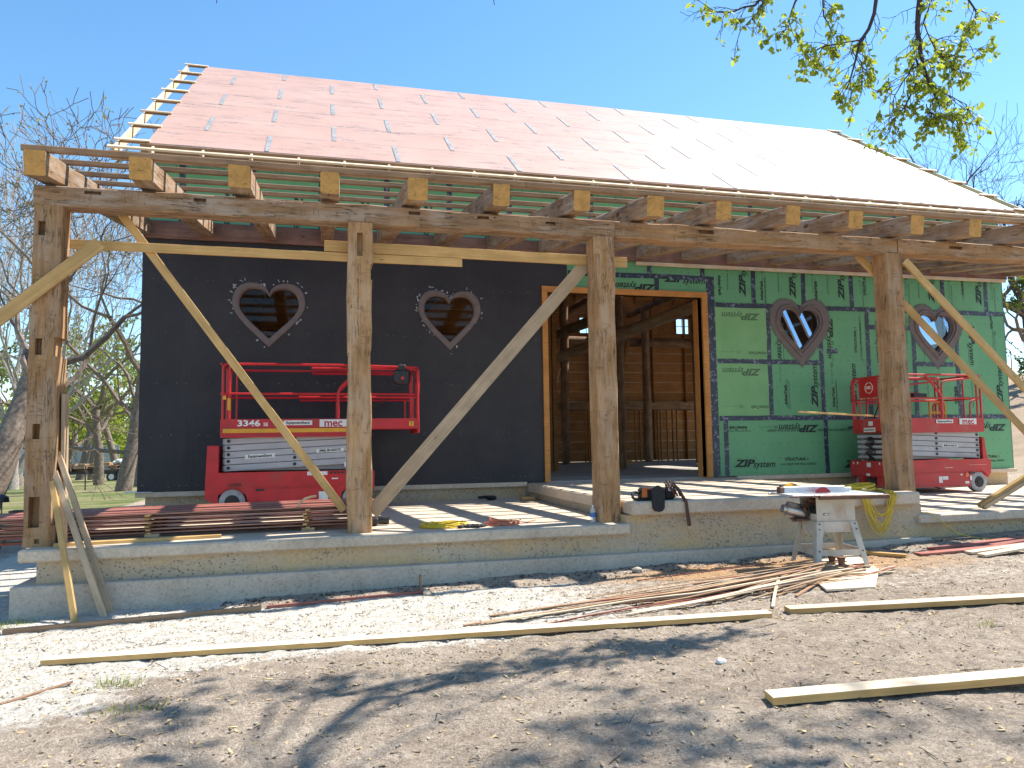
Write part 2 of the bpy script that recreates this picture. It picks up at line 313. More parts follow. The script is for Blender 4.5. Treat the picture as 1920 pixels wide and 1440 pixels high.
class MB:
    def __init__(s, T=None): s.v = []; s.f = []; s.m = []; s.T = T or Matrix.Identity(4); s.sm = []
    def add(s, vs, fs, mi=0, T=None):
        o = len(s.v); T = s.T @ T if T is not None else s.T
        s.v += [T @ Vector(p) for p in vs]; s.f += [tuple(i+o for i in f) for f in fs]; s.m += [mi]*len(fs)
    def box(s, a, b, mi=0, T=None, bev=0):
        x0, y0, z0 = a; x1, y1, z1 = b
        if bev:
            e = bev; vs = []; fs = []
            bm = bmesh.new(); bmesh.ops.create_cube(bm, size=1, matrix=Matrix.Translation(((x0+x1)/2, (y0+y1)/2, (z0+z1)/2)) @ Matrix.Diagonal((x1-x0, y1-y0, z1-z0, 1)))
            bmesh.ops.bevel(bm, geom=bm.edges[:], offset=e, segments=1, affect='EDGES'); bm.verts.index_update()
            vs = [v.co.copy() for v in bm.verts]; fs = [[v.index for v in f.verts] for f in bm.faces]; bm.free()
            return s.add(vs, fs, mi, T)
        s.add([(x0, y0, z0), (x1, y0, z0), (x1, y1, z0), (x0, y1, z0), (x0, y0, z1), (x1, y0, z1), (x1, y1, z1), (x0, y1, z1)],
              [(0, 3, 2, 1), (4, 5, 6, 7), (0, 1, 5, 4), (1, 2, 6, 5), (2, 3, 7, 6), (3, 0, 4, 7)], mi, T)
    def tube(s, pts, r, n=8, mi=0, cap=True, T=None, closed=False):
        pts = [Vector(p) for p in pts]; k = len(pts); rr = r if isinstance(r, (list, tuple)) else [r]*k
        vs = []; fs = []; u = None
        for i, p in enumerate(pts):
            if closed: d = pts[(i+1) % k]-pts[i-1]
            else: d = (pts[min(i+1, k-1)]-pts[max(i-1, 0)])
            if d.length < 1e-9: d = Vector((0, 0, 1))
            d.normalize()
            if u is None: u = d.orthogonal().normalized()
            else:
                u = u-d*u.dot(d); u = u.normalized() if u.length > 1e-6 else d.orthogonal().normalized()
            w = d.cross(u)
            vs += [p+(u*math.cos(2*math.pi*j/n)+w*math.sin(2*math.pi*j/n))*rr[i] for j in range(n)]
        for i in range(k if closed else k-1):
            a, b = i*n, ((i+1) % k)*n
            fs += [(a+j, a+(j+1) % n, b+(j+1) % n, b+j) for j in range(n)]
        if cap and not closed: fs += [tuple(range(n-1, -1, -1)), tuple((k-1)*n+j for j in range(n))]
        s.add(vs, fs, mi, T)
    def cyl(s, c, ax, r, h, n=20, mi=0, T=None, r2=None):
        c = Vector(c); d = {'x': Vector((1, 0, 0)), 'y': Vector((0, 1, 0)), 'z': Vector((0, 0, 1))}[ax]
        s.tube([c-d*h/2, c+d*h/2], [r, r2 if r2 is not None else r], n, mi, True, T)
    def prism(s, poly, y0, y1, mi=0, T=None):   # polygon in xz extruded along y
        n = len(poly); s.add([(p[0], y0, p[1]) for p in poly]+[(p[0], y1, p[1]) for p in poly],
            [tuple(range(n)), tuple(range(2*n-1, n-1, -1))]+[(i, i+n, (i+1) % n+n, (i+1) % n) for i in range(n)], mi, T)
    def build(s, name, mats, parent=None, mw=None, smooth=False, ang=40):
        inv = (mw or Matrix.Identity(4)).inverted()
        o = mesh_obj(name, [inv @ v for v in s.v], s.f, mats, parent, mw, s.m)
        if smooth:
            me = o.data; me.polygons.foreach_set('use_smooth', [True]*len(me.polygons))
            try: me.set_sharp_from_angle(angle=R(ang))
            except Exception: pass
        return o

def frame(a, b, up=Vector((0, 0, 1))):
    a, b = Vector(a), Vector(b); x = (b-a).normalized(); y = Vector(up).cross(x)
    if y.length < 1e-4: y = Vector((0, 1, 0)).cross(x)
    y.normalize(); z = x.cross(y)
    return Matrix(((x.x, y.x, z.x, a.x), (x.y, y.y, z.y, a.y), (x.z, y.z, z.z, a.z), (0, 0, 0, 1))), (b-a).length

def timber(name, a, b, w, h, mat, parent=None, up=(0, 0, 1), rough=0., seg=.25, bev=.006, end=None, seed=None, mort=(), edge=None):
    """squared timber along local x: w across (local y), h along local z; hewn wobble; mort = [(x, face, len, size)] dark mortises"""
    rnd = random.Random(seed if seed is not None else hash((round(a[0], 3), round(a[2], 3), round(b[0], 3))) & 0xffff)
    T, L = frame(a, b, Vector(up)); n = max(1, int(L/seg)) if rough else 1
    V = []; F = []; FM = []; c = [bev*(1 if not rough else 1.1)]*4
    ph = rnd.random()*100
    for i in range(n+1):
        x = L*i/n; j = []
        for k in range(4): j.append((rough*noise.noise(Vector((x*1.6, ph+k*7, 0)))*1.5+rough*.35*(rnd.random()-.5)))
        y0, y1, z0, z1 = -w/2+j[0], w/2+j[1], -h/2+j[2], h/2+j[3]
        e = [cc*(1+(1.6*rnd.random() if rough else 0)) for cc in c]
        ring = [(y0+e[0], z0), (y1-e[1], z0), (y1, z0+e[1]), (y1, z1-e[2]), (y1-e[2], z1), (y0+e[3], z1), (y0, z1-e[3]), (y0, z0+e[0])]
        V += [(x, p[0], p[1]) for p in ring]
    for i in range(n):
        for k in range(8): F.append((i*8+k, i*8+(k+1) % 8, (i+1)*8+(k+1) % 8, (i+1)*8+k)); FM.append(2 if edge and k in (2, 6) else 0)
    F.append(tuple(range(7, -1, -1))); F.append(tuple(n*8+k for k in range(8))); FM += [1, 1]
    o = mesh_obj(name, V, F, [mat, end or mat]+([edge] if edge else []), parent, T, FM)
    if mort: carve(o, mort, w, h)
    return o
def carve(o, mort, w, h):
    cut = MB()
    for (x, face, ln, sz, off, dp) in mort:      # real pockets chiselled into the timber
        if face[0] == 'y':
            ya, yb = (-w/2-.1, -w/2+dp) if face[1] == '-' else (w/2-dp, w/2+.1); cut.box((x-ln/2, ya, off-sz/2), (x+ln/2, yb, off+sz/2))
        else:
            za, zb = (-h/2-.1, -h/2+dp) if face[1] == '-' else (h/2-dp, h/2+.1); cut.box((x-ln/2, off-sz/2, za), (x+ln/2, off+sz/2, zb))
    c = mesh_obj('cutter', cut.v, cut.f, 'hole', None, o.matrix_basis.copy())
    par = o.parent; o.parent = None; bpy.context.view_layer.update()
    md = o.modifiers.new('b', 'BOOLEAN'); md.operation = 'DIFFERENCE'; md.object = c; md.solver = 'EXACT'; bpy.context.view_layer.update()
    me = bpy.data.meshes.new_from_object(o.evaluated_get(bpy.context.evaluated_depsgraph_get())); o.modifiers.clear()
    if len(me.polygons) > 6: me.name = o.data.name; o.data = me
    o.parent = par
    if par: o.matrix_parent_inverse = WM[par.name].inverted()
    cm = c.data; bpy.data.objects.remove(c); bpy.data.meshes.remove(cm)

def text_mesh(body, size, off=0., shear=0., align='CENTER'):
    cu = bpy.data.curves.new('t', 'FONT'); cu.body = body; cu.size = size; cu.offset = off; cu.shear = shear
    cu.align_x = align; cu.align_y = 'CENTER'; cu.resolution_u = 3
    ob = bpy.data.objects.new('t', cu); C.objects.link(ob); bpy.context.view_layer.update()
    dg = bpy.context.evaluated_depsgraph_get(); me = bpy.data.meshes.new_from_object(ob.evaluated_get(dg))
    bpy.data.objects.remove(ob); bpy.data.curves.remove(cu); me.materials.clear(); return me
def lettering(me, mat, parent, pos, rot=0, sx=1, sy=1, face='-y', flip=False, name='lettering'):
    """flat printed lettering on a vertical face; rot in the face's plane"""
    B = {'-y': Matrix(((1, 0, 0), (0, 0, -1), (0, 1, 0))), '+y': Matrix(((-1, 0, 0), (0, 0, 1), (0, 1, 0))),
         '-x': Matrix(((0, 0, -1), (-1, 0, 0), (0, 1, 0))), '+x': Matrix(((0, 0, 1), (1, 0, 0), (0, 1, 0)))}[face].to_4x4()
    m2 = me.copy(); m2.materials.clear(); m2.materials.append(M[mat]); m2.name = name
    T = (WM[parent.name] if parent and pos is not None and flip else Matrix.Identity(4)) @ Matrix.Translation(pos) @ B @ Matrix.Rotation(rot, 4, 'Z') @ Matrix.Diagonal((sx, sy, 1, 1))
    return link(name, m2, parent, T)
def fill2d(name, loops, y0, y1, mats, parent):
    """flat sheet in the xz plane with holes, between y0 (front) and y1"""
    cu = bpy.data.curves.new(name, 'CURVE'); cu.dimensions = '2D'; cu.fill_mode = 'BOTH'; cu.extrude = abs(y1-y0)/2
    for lp in loops:
        sp = cu.splines.new('POLY'); sp.points.add(len(lp)-1)
        for i, p in enumerate(lp): sp.points[i].co = (p[0], p[1], 0, 1)
        sp.use_cyclic_u = True
    ob = bpy.data.objects.new('t', cu); C.objects.link(ob); bpy.context.view_layer.update()
    me = bpy.data.meshes.new_from_object(ob.evaluated_get(bpy.context.evaluated_depsgraph_get()))
    bpy.data.objects.remove(ob); bpy.data.curves.remove(cu)
    me.transform(Matrix(((1, 0, 0, 0), (0, 0, -1, (y0+y1)/2), (0, 1, 0, 0), (0, 0, 0, 1)))); me.materials.clear()
    for m in mats: me.materials.append(M[m])
    me.name = name; return link(name, me, parent)

# ------------------------------------------------------------------ ground
def sst(a, b, x):
    t = max(0, min(1, (x-a)/(b-a))); return t*t*(3-2*t)
def gz(x, y):
    z = -1.02+.0245*max(-4, min(x, 30))
    if x < -1.5 and y < 3: z -= .25*sst(-1.5, -4, x)*sst(3, -3, y)
    if y > 15: z -= .012*min(y-15, 60)
    if x < -6: z -= .012*min(-6-x, 60)
    hx = sst(24, 60, x+.25*y); z += hx*(5.6+1.2*noise.noise(Vector((x*.03, y*.03, 5))))*sst(-10, 10, y)
    z += .10*noise.noise(Vector((x*.25, y*.25, 0)))*sst(2, 8, abs(y+2)-3)
    if -9.5 < y < -5 and -1 < x < 14: z += .035*noise.noise(Vector((x*.9, y*1.3, 3)))
    return z
def axis(a, b, st, lo, hi, grow=1.25):
    xs = [a+st*i for i in range(int((b-a)/st)+1)]; s = st; x = xs[-1]
    while x < hi: s *= grow; x += s; xs.append(x)
    s = st; x = xs[0]; pre = []
    while x > lo: s *= grow; x -= s; pre.append(x)
    return pre[::-1]+xs
def build_ground():
    xs = axis(-2.0, 14, .04, -500, 600); ys = axis(-12.2, -5.2, .038, -300, 900); V = []; G = []; S = []; GR = []; H = []
    for y in ys:
        for x in xs:
            z = gz(x, y); near = -3 < x < 16 and -14 < y < -5
            if near:
                p = Vector((x*5, y*5, 0)); z += .020*noise.noise(p)+.011*noise.noise(p*2.7)+.008*abs(noise.noise(p*5.3+Vector((0, 0, 4))))
            gl = sst(-8.25, -7.55, y+.33*noise.noise(Vector((x*.7, y*.7, 9)))+(.85 if x < 1.5 else 0)*0+.0*x)*(1-.62*sst(3.6, 6.6, x))
            if x < 2.2: gl = max(gl, sst(-9.6, -8.4, y+.6*(x-.6)*0+.5*noise.noise(Vector((x, y, 2))))*sst(2.6, .8, x)*.85)
            gl *= sst(-3, -1.4, x) if y > -7 else 1
            gl *= 1-.8*sst(-1.0, -1.25, 0)*0; ed = y > -5.75 and x > 2.2
            if ed: gl *= .25
            gr = 0.
            if y > -3 or x < -3: gr = max(sst(-2.2, -4, x)*sst(-9, -5, y), sst(14, 18, y), sst(19.5, 24, x)*sst(-4, 6, y)*.0)
            sd = math.exp(-(((x-8.7)/1.7)**2+((y+6.05)/.8)**2))*.8
            sd += .55*math.exp(-(((x-7.)/1.5)**2+((y+5.9)/.35)**2))
            sd += .42*math.exp(-(((x-10.6)/1.2)**2+((y+6.6)/.8)**2)); sd += .33*math.exp(-(((x-7.3)/.6)**2+((y+7.9)/.6)**2))
            V.append((x, y, z)); G.append(gl); S.append(min(1, sd)); GR.append(gr); H.append(sst(22, 30, x+.25*y)*sst(-10, 0, y))
    nx = len(xs); F = [(j*nx+i, j*nx+i+1, (j+1)*nx+i+1, (j+1)*nx+i) for j in range(len(ys)-1) for i in range(nx-1)]
    o = mesh_obj('ground', V, F, 'ground', smooth=True, attr={'gravel': ('POINT', G), 'sawdust': ('POINT', S), 'grass': ('POINT', GR), 'hill': ('POINT', H)})
    tag(o, 'bare dirt and pale gravel in front of the porch, turning to lawn and a bare hillside', 'ground', kind='structure')
build_ground()

# ------------------------------------------------------------------ barn
XR, DW, ZE = 18.9, 13.2, 6.2            # right wall, depth, eave height
YE, RY, RZ = -.0645, 6.635, 11.006; SL = (RZ-ZE)/(RY-YE)
barn = thing('barn', 'unfinished barn with black wrapped and green sheathed front wall, pink roof and heavy timber porch', 'barn', (9.4, 6.5, 0))
def heart(cx, cz, w, h, n=72):
    seg = [((0, .83), (.03, .94), (.12, 1.), (.25, 1.)), ((.25, 1.), (.40, 1.), (.5, .88), (.5, .69)), ((.5, .69), (.5, .50), (.30, .31), (0, 0))]
    half = []; k = n//6
    for p0, p1, p2, p3 in seg:
        for i in range(k):
            t = i/k; u = 1-t; half.append(tuple(u**3*p0[j]+3*u*u*t*p1[j]+3*u*t*t*p2[j]+t**3*p3[j] for j in (0, 1)))
    pts = half+[(0, 0)]+[(-p[0], p[1]) for p in half[:0:-1]]
    return [(cx+x*w, cz+(y-.5)*h) for x, y in pts]
HE = [(2.12, 3.17, 1.28, 1.19), (5.475, 3.16, 1.22, 1.17), (13.30, 3.13, 1.22, 1.17), (16.92, 3.12, 1.20, 1.16)]
DX0, DX1, DZ = 7.46, 10.90, 3.79
def wall_loops(x0, x1, z0, z1, grow=0., door=True, notch=None):
    lp = [[(x0, z0), (x1, z0), (x1, z1), (x0, z1)]]
    if door:
        a, b, d = DX0-grow, min(DX1+grow, 99), DZ+grow
        if x0 < a and x1 > b: lp = [[(x0, z0), (a, z0), (a, d), (b, d), (b, z0), (x1, z0), (x1, z1), (x0, z1)]]
        elif x1 > a and x1 <= b: lp = [[(x0, z0), (a, z0), (a, d), (x1, d), (x1, z1), (x0, z1)]]
    for cx, cz, w, h in HE:
        if x0 < cx < x1: lp.append(heart(cx, cz, w-.02, h-.02))
    return lp
front = fill2d('front_wall', wall_loops(0, XR, 0, ZE-.1), 0, .012, ['green'], barn)
core = fill2d('wall_core', wall_loops(.01, XR-.01, 0, ZE-.12), .0125, .15, ['inner'], barn)
black = fill2d('black_wrap', wall_loops(-.035, 7.9, -.01, 4.62, .005), -.012, -.002, ['black'], barn); black['label'] = 'black wrap covering the left half of the front wall'
m = MB(); m.box((-.035, -.0119, -.01), (-.022, 2.5, 4.62)); m.build('wrap_return', ['black'], barn)
for z in (.93, 1.86, 2.79, 3.72):
    m = MB(); m.box((-.03, -.0145, z), (7.33 if z < 3.8 else 7.9, -.0121, z+.075)); m.build('wrap_lap', ['black'], black)
m = MB(); rnd = random.Random(3)
for k in range(160): x, z = rnd.uniform(0, 7.3), rnd.choice((.97, 1.9, 2.83, 3.76, .1))+rnd.uniform(-.02, .02); m.box((x, -.0165, z), (x+.012, -.0146, z+.003))
m.build('staples', ['steel'], black)['kind'] = 'stuff'
# two faded panels (own colour) on the green wall
for (a, b, c, d) in ((11.13, 12.47, 1.26, 2.41), (11.13, 12.47, 2.48, 3.63)):
    m = MB(); m.box((a, -.006, c), (b, 0, d)); m.build('faded_panel', ['faded'], front)
def side_wall(name, x0, x1, mat, opens=()):
    # gable wall in the yz plane, built in boxes around its openings
    m = MB(); ys = sorted({.15, DW-.15, *[o[0] for o in opens], *[o[1] for o in opens]})
    for ya, yb in zip(ys, ys[1:]):
        ops = sorted([o for o in opens if o[0] <= ya and o[1] >= yb], key=lambda o: o[2]); zt = min(ZE+(ya-YE)*SL, ZE+(2*RY-yb-YE)*SL)-.15 if True else 0
        zs = [0]+[v for o in ops for v in (o[2], o[3])]+[min(ZE-.15, 99)]
        for k in range(0, len(zs), 2): m.box((x0, ya, zs[k]), (x1, yb, zs[k+1]))
    y = .16
    while y < 2*RY-.2:
        yb = min(y+.24, 2*RY-.16); ym = (y+yb)/2; zt = min(ZE+(ym-YE)*SL, ZE+(2*RY-ym-YE)*SL)-.22
        if mat == 'green' and 4.9 < ym < 8.4: m.box((x0, y, ZE-.15), (x1, yb, 7.3)); (m.box((x0, y, 9.3), (x1, yb, zt)) if zt > 9.4 else None)
        elif zt > ZE: m.box((x0, y, ZE-.15), (x1, yb, zt))
        y = yb
    return m.build(name, [mat], barn)
side_wall('gable_wall', .0, .14, 'inner', [(3.2, 9.4, 0, 3.6)])  # wide opening added out of view to brighten the interior
side_wall('gable_wall', XR-.14, XR, 'green', [(5.2, 6.4, 0, 2.9), (6.4, 9.7, 0, 2.9), (9.7, 11.6, 0, 2.9), (6.4, 9.7, 3.5, 5.4), (1.2, 4.5, 3.2, 5.5)])  # low openings added out of view to let sun in; upper ones show through hearts
m = MB(); m.box((XR, -.004, 0), (XR+.012, .16, ZE-.2)); m.build('corner_tape', ['tape'], front)
# back wall of horizontal boards with openings
wins = [at(1100, 610, 1, DW-.2), at(1280, 612, 1, DW-.2)]
OP = [(p.x-.28, p.x+.28, p.z-.3, p.z+.3) for p in wins]+[(2.35, 2.75, 4.75, 5.3)]
m = MB(); bh = .385; z = 0
while z < ZE-.1:
    z1 = min(z+bh-.012, ZE); cuts = sorted([o for o in OP if o[2] < z1-.02 and o[3] > z+.02]); x = .14
    for o in cuts:
        if o[0] > x: m.box((x, DW-.15, z), (o[0], DW-.12, z1)); 
        x = o[1]
    m.box((x, DW-.15, z), (XR-.14, DW-.12, z1)); z += bh
m.build('back_wall', ['inner'], barn)
m = MB(); z = bh
while z < 5.9:
    if not any(o[2]-.05 < z < o[3]+.05 for o in OP): m.box((.14, DW-.165, z-.02), (XR-.14, DW-.1505, z+.004))
    z += bh
m.build('lit_edge_strip', ['cream'], barn)  # pale strips added at the seams, painting the board edges as lit
m = MB(); xs = sorted({.14, XR-.14, *[v for o in OP for v in o[:2]]})
for xa, xb in zip(xs, xs[1:]):
    ops = [o for o in OP if o[0] <= xa+1e-6 and o[1] >= xb-1e-6]; zs = [0]+([ops[0][2], ops[0][3]] if ops else [])+[ZE+.2]
    for k in range(0, len(zs), 2): m.box((xa, DW-.119, zs[k]), (xb, DW-.1, zs[k+1]))
m.build('back_sheathing', ['inner'], barn)
for k in range(5): timber('gable_brace', (XR-.2, 6.1+.75*k, 3.3), (XR-.2, 7.5+.75*k, 5.6), .09, .40, 'inner', barn, up=(0, 1, 0))
for i, o in enumerate(OP[:2]):
    m = MB(); e = .05
    for a in ((o[0]-e, o[2]-e, o[1]+e, o[2]), (o[0]-e, o[3], o[1]+e, o[3]+e), (o[0]-e, o[2], o[0], o[3]), (o[1], o[2], o[1]+e, o[3])): m.box((a[0], DW-.2, a[1]), (a[2], DW-.153, a[3]))
    f = m.build('small_window', ['trimw'], barn)
    m = MB(); cx, cz = (o[0]+o[1])/2, (o[2]+o[3])/2; m.box((o[0], DW-.14, cz-.012), (o[1], DW-.125, cz+.012)); m.box((cx-.012, DW-.138, o[2]), (cx+.012, DW-.127, o[3])); m.build('muntin', ['trimw'], f)
# floors and foundation
def lab(name, a, b, mat='slab', par=barn, bev=.02):
    m = MB(); m.box(a, b, bev=bev); return m.build(name, [mat], par)
lab('barn_floor', (.1, .1, -.5), (XR-.1, DW, -.012), 'floor')
lab('foundation_ledge', (-.06, -.05, -.09), (6.98, .1, -.003), 'slab', bev=.008)
lab('foundation_ledge', (11.6, -.05, -.09), (XR+.06, .1, -.003), 'slab', bev=.008)
for ab in (((.08, .08, -1.6), (6.98, .3, -.092)), ((11.6, .08, -1.6), (XR-.1, .3, -.092)), ((.08, .302, -1.6), (.3, DW, -.092)), ((XR-.3, .302, -1.6), (XR-.1, DW, -.092))): m = MB(); m.box(*ab); m.build('foundation_wall', ['wallc'], barn)
YS = -5.10; ZL, ZR = -.3137, -.3742
# left slab, raised stoop at the door, right slab
lab('porch_slab', (-.10, YS, ZL-.135), (6.985, .075, ZL), bev=.02); lab('door_stoop', (7.0, YS-.02, -.21), (11.52, .095, -.03), bev=.022); lab('porch_slab', (11.535, YS+.05, ZR-.13), (19.6, .075, ZR), bev=.02)
m = MB(); m.box((.06, YS+.10, -.70), (6.95, YS+.5, ZL-.137)); m.box((.06, YS+.5, -.70), (.46, 0, ZL-.137)); m.build('porch_wall', ['wallc'], barn)
m = MB(); m.box((6.952, YS+.10, -.70), (11.62, YS+.55, -.212)); m.box((7.05, YS+.55, -.7), (7.35, .07, -.212)); m.box((11.2, YS+.55, -.7), (11.5, .07, -.212)); m.build('porch_wall', ['wallc'], barn)
m = MB(); m.box((11.622, YS+.16, -.74), (19.4, YS+.5, ZR-.132)); m.build('porch_wall', ['wallc'], barn)
lab('footing', (-.14, YS-.06, -1.5), (11.64, YS+.6, -.69), 'foot', bev=.012); lab('footing', (-.14, YS+.602, -1.5), (.7, .1, -.69), 'foot', bev=.012); lab('footing', (11.642, YS+.02, -1.5), (19.5, YS+.62, -.735), 'foot', bev=.012)
# door frame
m = MB(); y0, y1 = -.055, .16
m.box((DX0-.11, y0, -.02), (DX0, y1, DZ+.12)); m.box((DX1, y0+.002, -.02), (DX1+.125, y1, DZ+.118)); m.box((DX0, y0+.001, DZ), (DX1, y1-.001, DZ+.119))
m.build('door_frame', ['trimw'], barn)
m = MB(); m.box((DX0+.001, .161, -.01), (DX0+.04, .5, DZ)); m.build('door_jamb', ['trimw'], barn); m = MB(); m.box((DX1-.02, .161, -.01), (DX1-.001, .34, DZ)); m.build('door_jamb', ['trimw'], barn)
# heart windows
for i, (cx, cz, w, h) in enumerate(HE):
    prof = [(0, .02), (0, -.022), (.02, -.045), (.05, -.045), (.055, -.02), (.072, -.016), (.09, -.03), (.108, -.028), (.113, .0), (.113, .13)]
    if i < 2: prof = [(0, .02), (0, -.03), (.015, -.04), (.095, -.04), (.11, -.025), (.115, .0), (.115, .13)]
    base = heart(cx, cz, w, h, 96); V = []; F = []; rings = []
    hs_ = lambda d: heart(cx, cz+.28*d, w-2*d, h-2.35*d, 96)
    for d, y in prof: rings.append([(p[0], y, p[1]) for p in hs_(d)])
    n = len(base)
    for r in rings: V += r
    for k in range(len(rings)-1): F += [(k*n+j, k*n+(j+1) % n, (k+1)*n+(j+1) % n, (k+1)*n+j) for j in range(n)]
    hw = mesh_obj('heart_window', V, F, 'sealant', barn, smooth=False)
    inn = [(p[0], .09, p[2]) for p in rings[-1]]; mesh_obj('pane', inn, [tuple(range(n))], 'glass' if i < 2 else 'glasst', hw)
    rnd = random.Random(i)
    if i >= 2:
        V = []; A = []; lv = [(-.03, 1), (.07, 1.), (.13, .6), (.19, .0)]; sgn = -1
        for d, a in lv:
            for p in hs_(-d): V.append((p[0], -.0082, p[1])); A.append(a)
        F = [(k*n+j, k*n+(j+1) % n, (k+1)*n+(j+1) % n, (k+1)*n+j) for k in range(3) for j in range(n)]
        mesh_obj('sealant_halo', V, F, 'halo', hw, attr={'fade': ('POINT', A)})
    else:
        m = MB(); out = hs_(-.045)
        for k in range(34):
            p = rnd.choice(out); a = rnd.uniform(0, 3); l = rnd.uniform(.015, .06); q = rnd.uniform(.01, .028)
            T = Matrix.Translation((p[0]+rnd.uniform(-.03, .03), -.0145, p[1]+rnd.uniform(-.03, .03))) @ Matrix.Rotation(a, 4, 'Y'); m = MB(); m.box((-l/2, -.004, -q/2), (l/2, 0, q/2), T=T @ Matrix.Rotation(rnd.uniform(-.15, .15), 4, 'Z')); m.build('foil_scrap', ['foil'], hw)
# seam tapes on the green wall
TP = [('h', 7.92, 11.1, 4.215), ('h', 11.24, XR-.02, 3.66), ('h', 11.24, 13.86, 2.44), ('h', 16.3, 17.45, 2.44), ('h', 11.24, XR-.02, 1.22), ('h', 15.06, 16.25, 3.26), ('h', 13.95, 14.22, 2.70)]
TP += [('v', 12.17+1.248*k, 3.7, 6.05) for k in range(6)]+[('v', 12.5, 1.26, 3.62), ('v', 13.80, 1.26, 3.62), ('v', 15.03, 1.26, 3.62), ('v', 16.27, 1.26, 3.62), ('v', 17.48, 1.26, 3.62)]
TP += [('v', 11.38, 0, 1.18), ('v', 13.83, 0, 1.18), ('v', 16.27, 0, 1.18), ('v', 9.72, 4.26, 6.05), ('v', 9.88, 3.92, 4.17), ('v', 8.45, 4.26, 6.05), ('v', 10.95, 4.26, 6.05)]
TP += [('v', .6+1.22*k, 4.63, 6.05) for k in range(6)]+[('v', 1.0+1.22*k, 4.63, 6.05) for k in range(0)]
rnd = random.Random(4)
for t in TP:
    m = MB(); w = .052
    if t[0] == 'h': a, b, c = t[1:]; n = max(2, int((b-a)/.3)); pts = [(a+(b-a)*i/n, c+rnd.uniform(-.007, .007)) for i in range(n+1)]
    else: c, a, b = t[1:]; n = max(2, int((b-a)/.3)); pts = [(c+rnd.uniform(-.007, .007), a+(b-a)*i/n) for i in range(n+1)]
    y = -.0075 if t[0] == 'h' else -.0068
    dx, dz = (0, w) if t[0] == 'h' else (w, 0)
    V = [(p[0]-dx, y, p[1]-dz) for p in pts]+[(p[0]+dx, y, p[1]+dz) for p in pts]; k = len(pts)
    F = [(i, i+1, k+i+1, k+i) if t[0] == 'h' else (i, k+i, k+i+1, i+1) for i in range(k-1)]
    mesh_obj('seam_tape', V, F, 'tape', front)
m = MB(); m.box((DX1+.13, -.0085, .0), (DX1+.32, -.004, 4.26)); m.build('seam_tape', ['tape'], front)
# printing on the sheathing
tz, ts = text_mesh('ZIP', .215, .010, .28, 'LEFT'), text_mesh('system', .165, .003, .28, 'LEFT')
def zmesh():
    me = tz.copy(); bm = bmesh.new(); bm.from_mesh(tz); bmesh.ops.scale(bm, vec=(1.45, 1, 1), verts=bm.verts); xw = max(v.co.x for v in bm.verts); bm2 = bmesh.new(); bm2.from_mesh(ts)
    bmesh.ops.transform(bm2, matrix=Matrix.Translation((xw-.05-min(v.co.x for v in bm2.verts), -.022, 0)) @ Matrix.Diagonal((1.2, 1.22, 1, 1)), verts=bm2.verts)
    t = bpy.data.meshes.new('t'); bm2.to_mesh(t); bm.from_mesh(t); w = [v.co.x for v in bm.verts]; c = (min(w)+max(w))/2
    bmesh.ops.translate(bm, vec=(-c, 0, 0), verts=bm.verts); bm.to_mesh(me); bm.free(); bm2.free(); return me, max(w)-min(w)
ZM, ZW = zmesh()
SM1, SM2 = text_mesh('STRUCTURAL 1', .085, .003), text_mesh('2-1/2 SIZED FOR WALL DESIGN', .062, .001)
AD, AD2, AD3 = text_mesh('AdvanTech', .095, .004), text_mesh('PANELS FOR WALL AND ROOF', .045, 0), text_mesh('[X]  ------- -- ----', .07, .001)
def zip_(px, py, rot, ink='ink', L=.95, pt=None):
    p = pt or at(px, py, 1, 0); k = L/ZW*1.02; lettering(ZM, ink, front, (p[0], -.0045 if ink == 'ink' else -.0072, p[2]), R(rot), k, k)
def small(me, px, py, rot, ink='ink', pt=None):
    p = pt or at(px, py, 1, 0); lettering(me, ink, front, (p[0], -.0045 if ink == 'ink' else -.0072, p[2]), R(rot))
for px in (1393, 1487, 1578, 1835): p = at(px, 555, 1, 0); zip_(0, 0, 90, pt=(p.x, 0, 3.83+.50))
p = at(1746, 545, 1, 0); zip_(0, 0, 90, pt=(p.x, 0, 4.35))
zip_(1527, 724, 90); zip_(1874, 722, 90, L=1.0); zip_(1556, 632, -90); zip_(1648, 640, -90); zip_(1822, 645, -90, L=1.0); zip_(1795, 725, 90); zip_(1463, 640, -90, L=.95)
zip_(1389, 593, 180, 'inkfade', .92); zip_(1391, 697, 180, 'inkfade', .92); zip_(1498, 803, 180, L=.98); zip_(1415, 869, 0, L=.98); zip_(1855, 801, 180, L=.98); zip_(1618, 870, 0, L=.98)
zip_(1283, 524, 0, L=.95); zip_(1190, 538, 180, L=.95); zip_(1600, 722, 90)
small(SM1, 1494, 861, 0); small(SM2, 1497, 870, 0); small(SM1, 1604, 637, 90); small(SM2, 1614, 640, 90); small(SM1, 1855, 856, 0); small(SM2, 1855, 864, 0)
small(AD, 1384, 802, 180); small(AD2, 1383, 808, 180); small(AD3, 1440, 801, 180); small(AD, 1428, 545, 90); small(AD2, 1434, 548, 90); small(AD, 1519-46, 740, 90); small(AD2, 1480, 740, 90)
small(AD, 1563, 745, 90); small(AD2, 1569, 745, 90); small(AD3, 1463, 695, -90); small(AD3, 1560, 700, -90); small(AD, 1858, 600, -90); small(AD3, 1866, 640, -90); small(AD, 1680-75, 802, 180)
small(AD, 1420, 662, 180, 'inkfade'); small(AD3, 1370, 660, 180, 'inkfade'); small(AD, 1425, 763, 180, 'inkfade'); small(AD3, 1375, 762, 180, 'inkfade'); small(SM1, 1690-69, 530, 90); small(SM1, 1804, 530, 90); small(AD, 1530, 545, 90); small(AD, 1349, 535, -90)
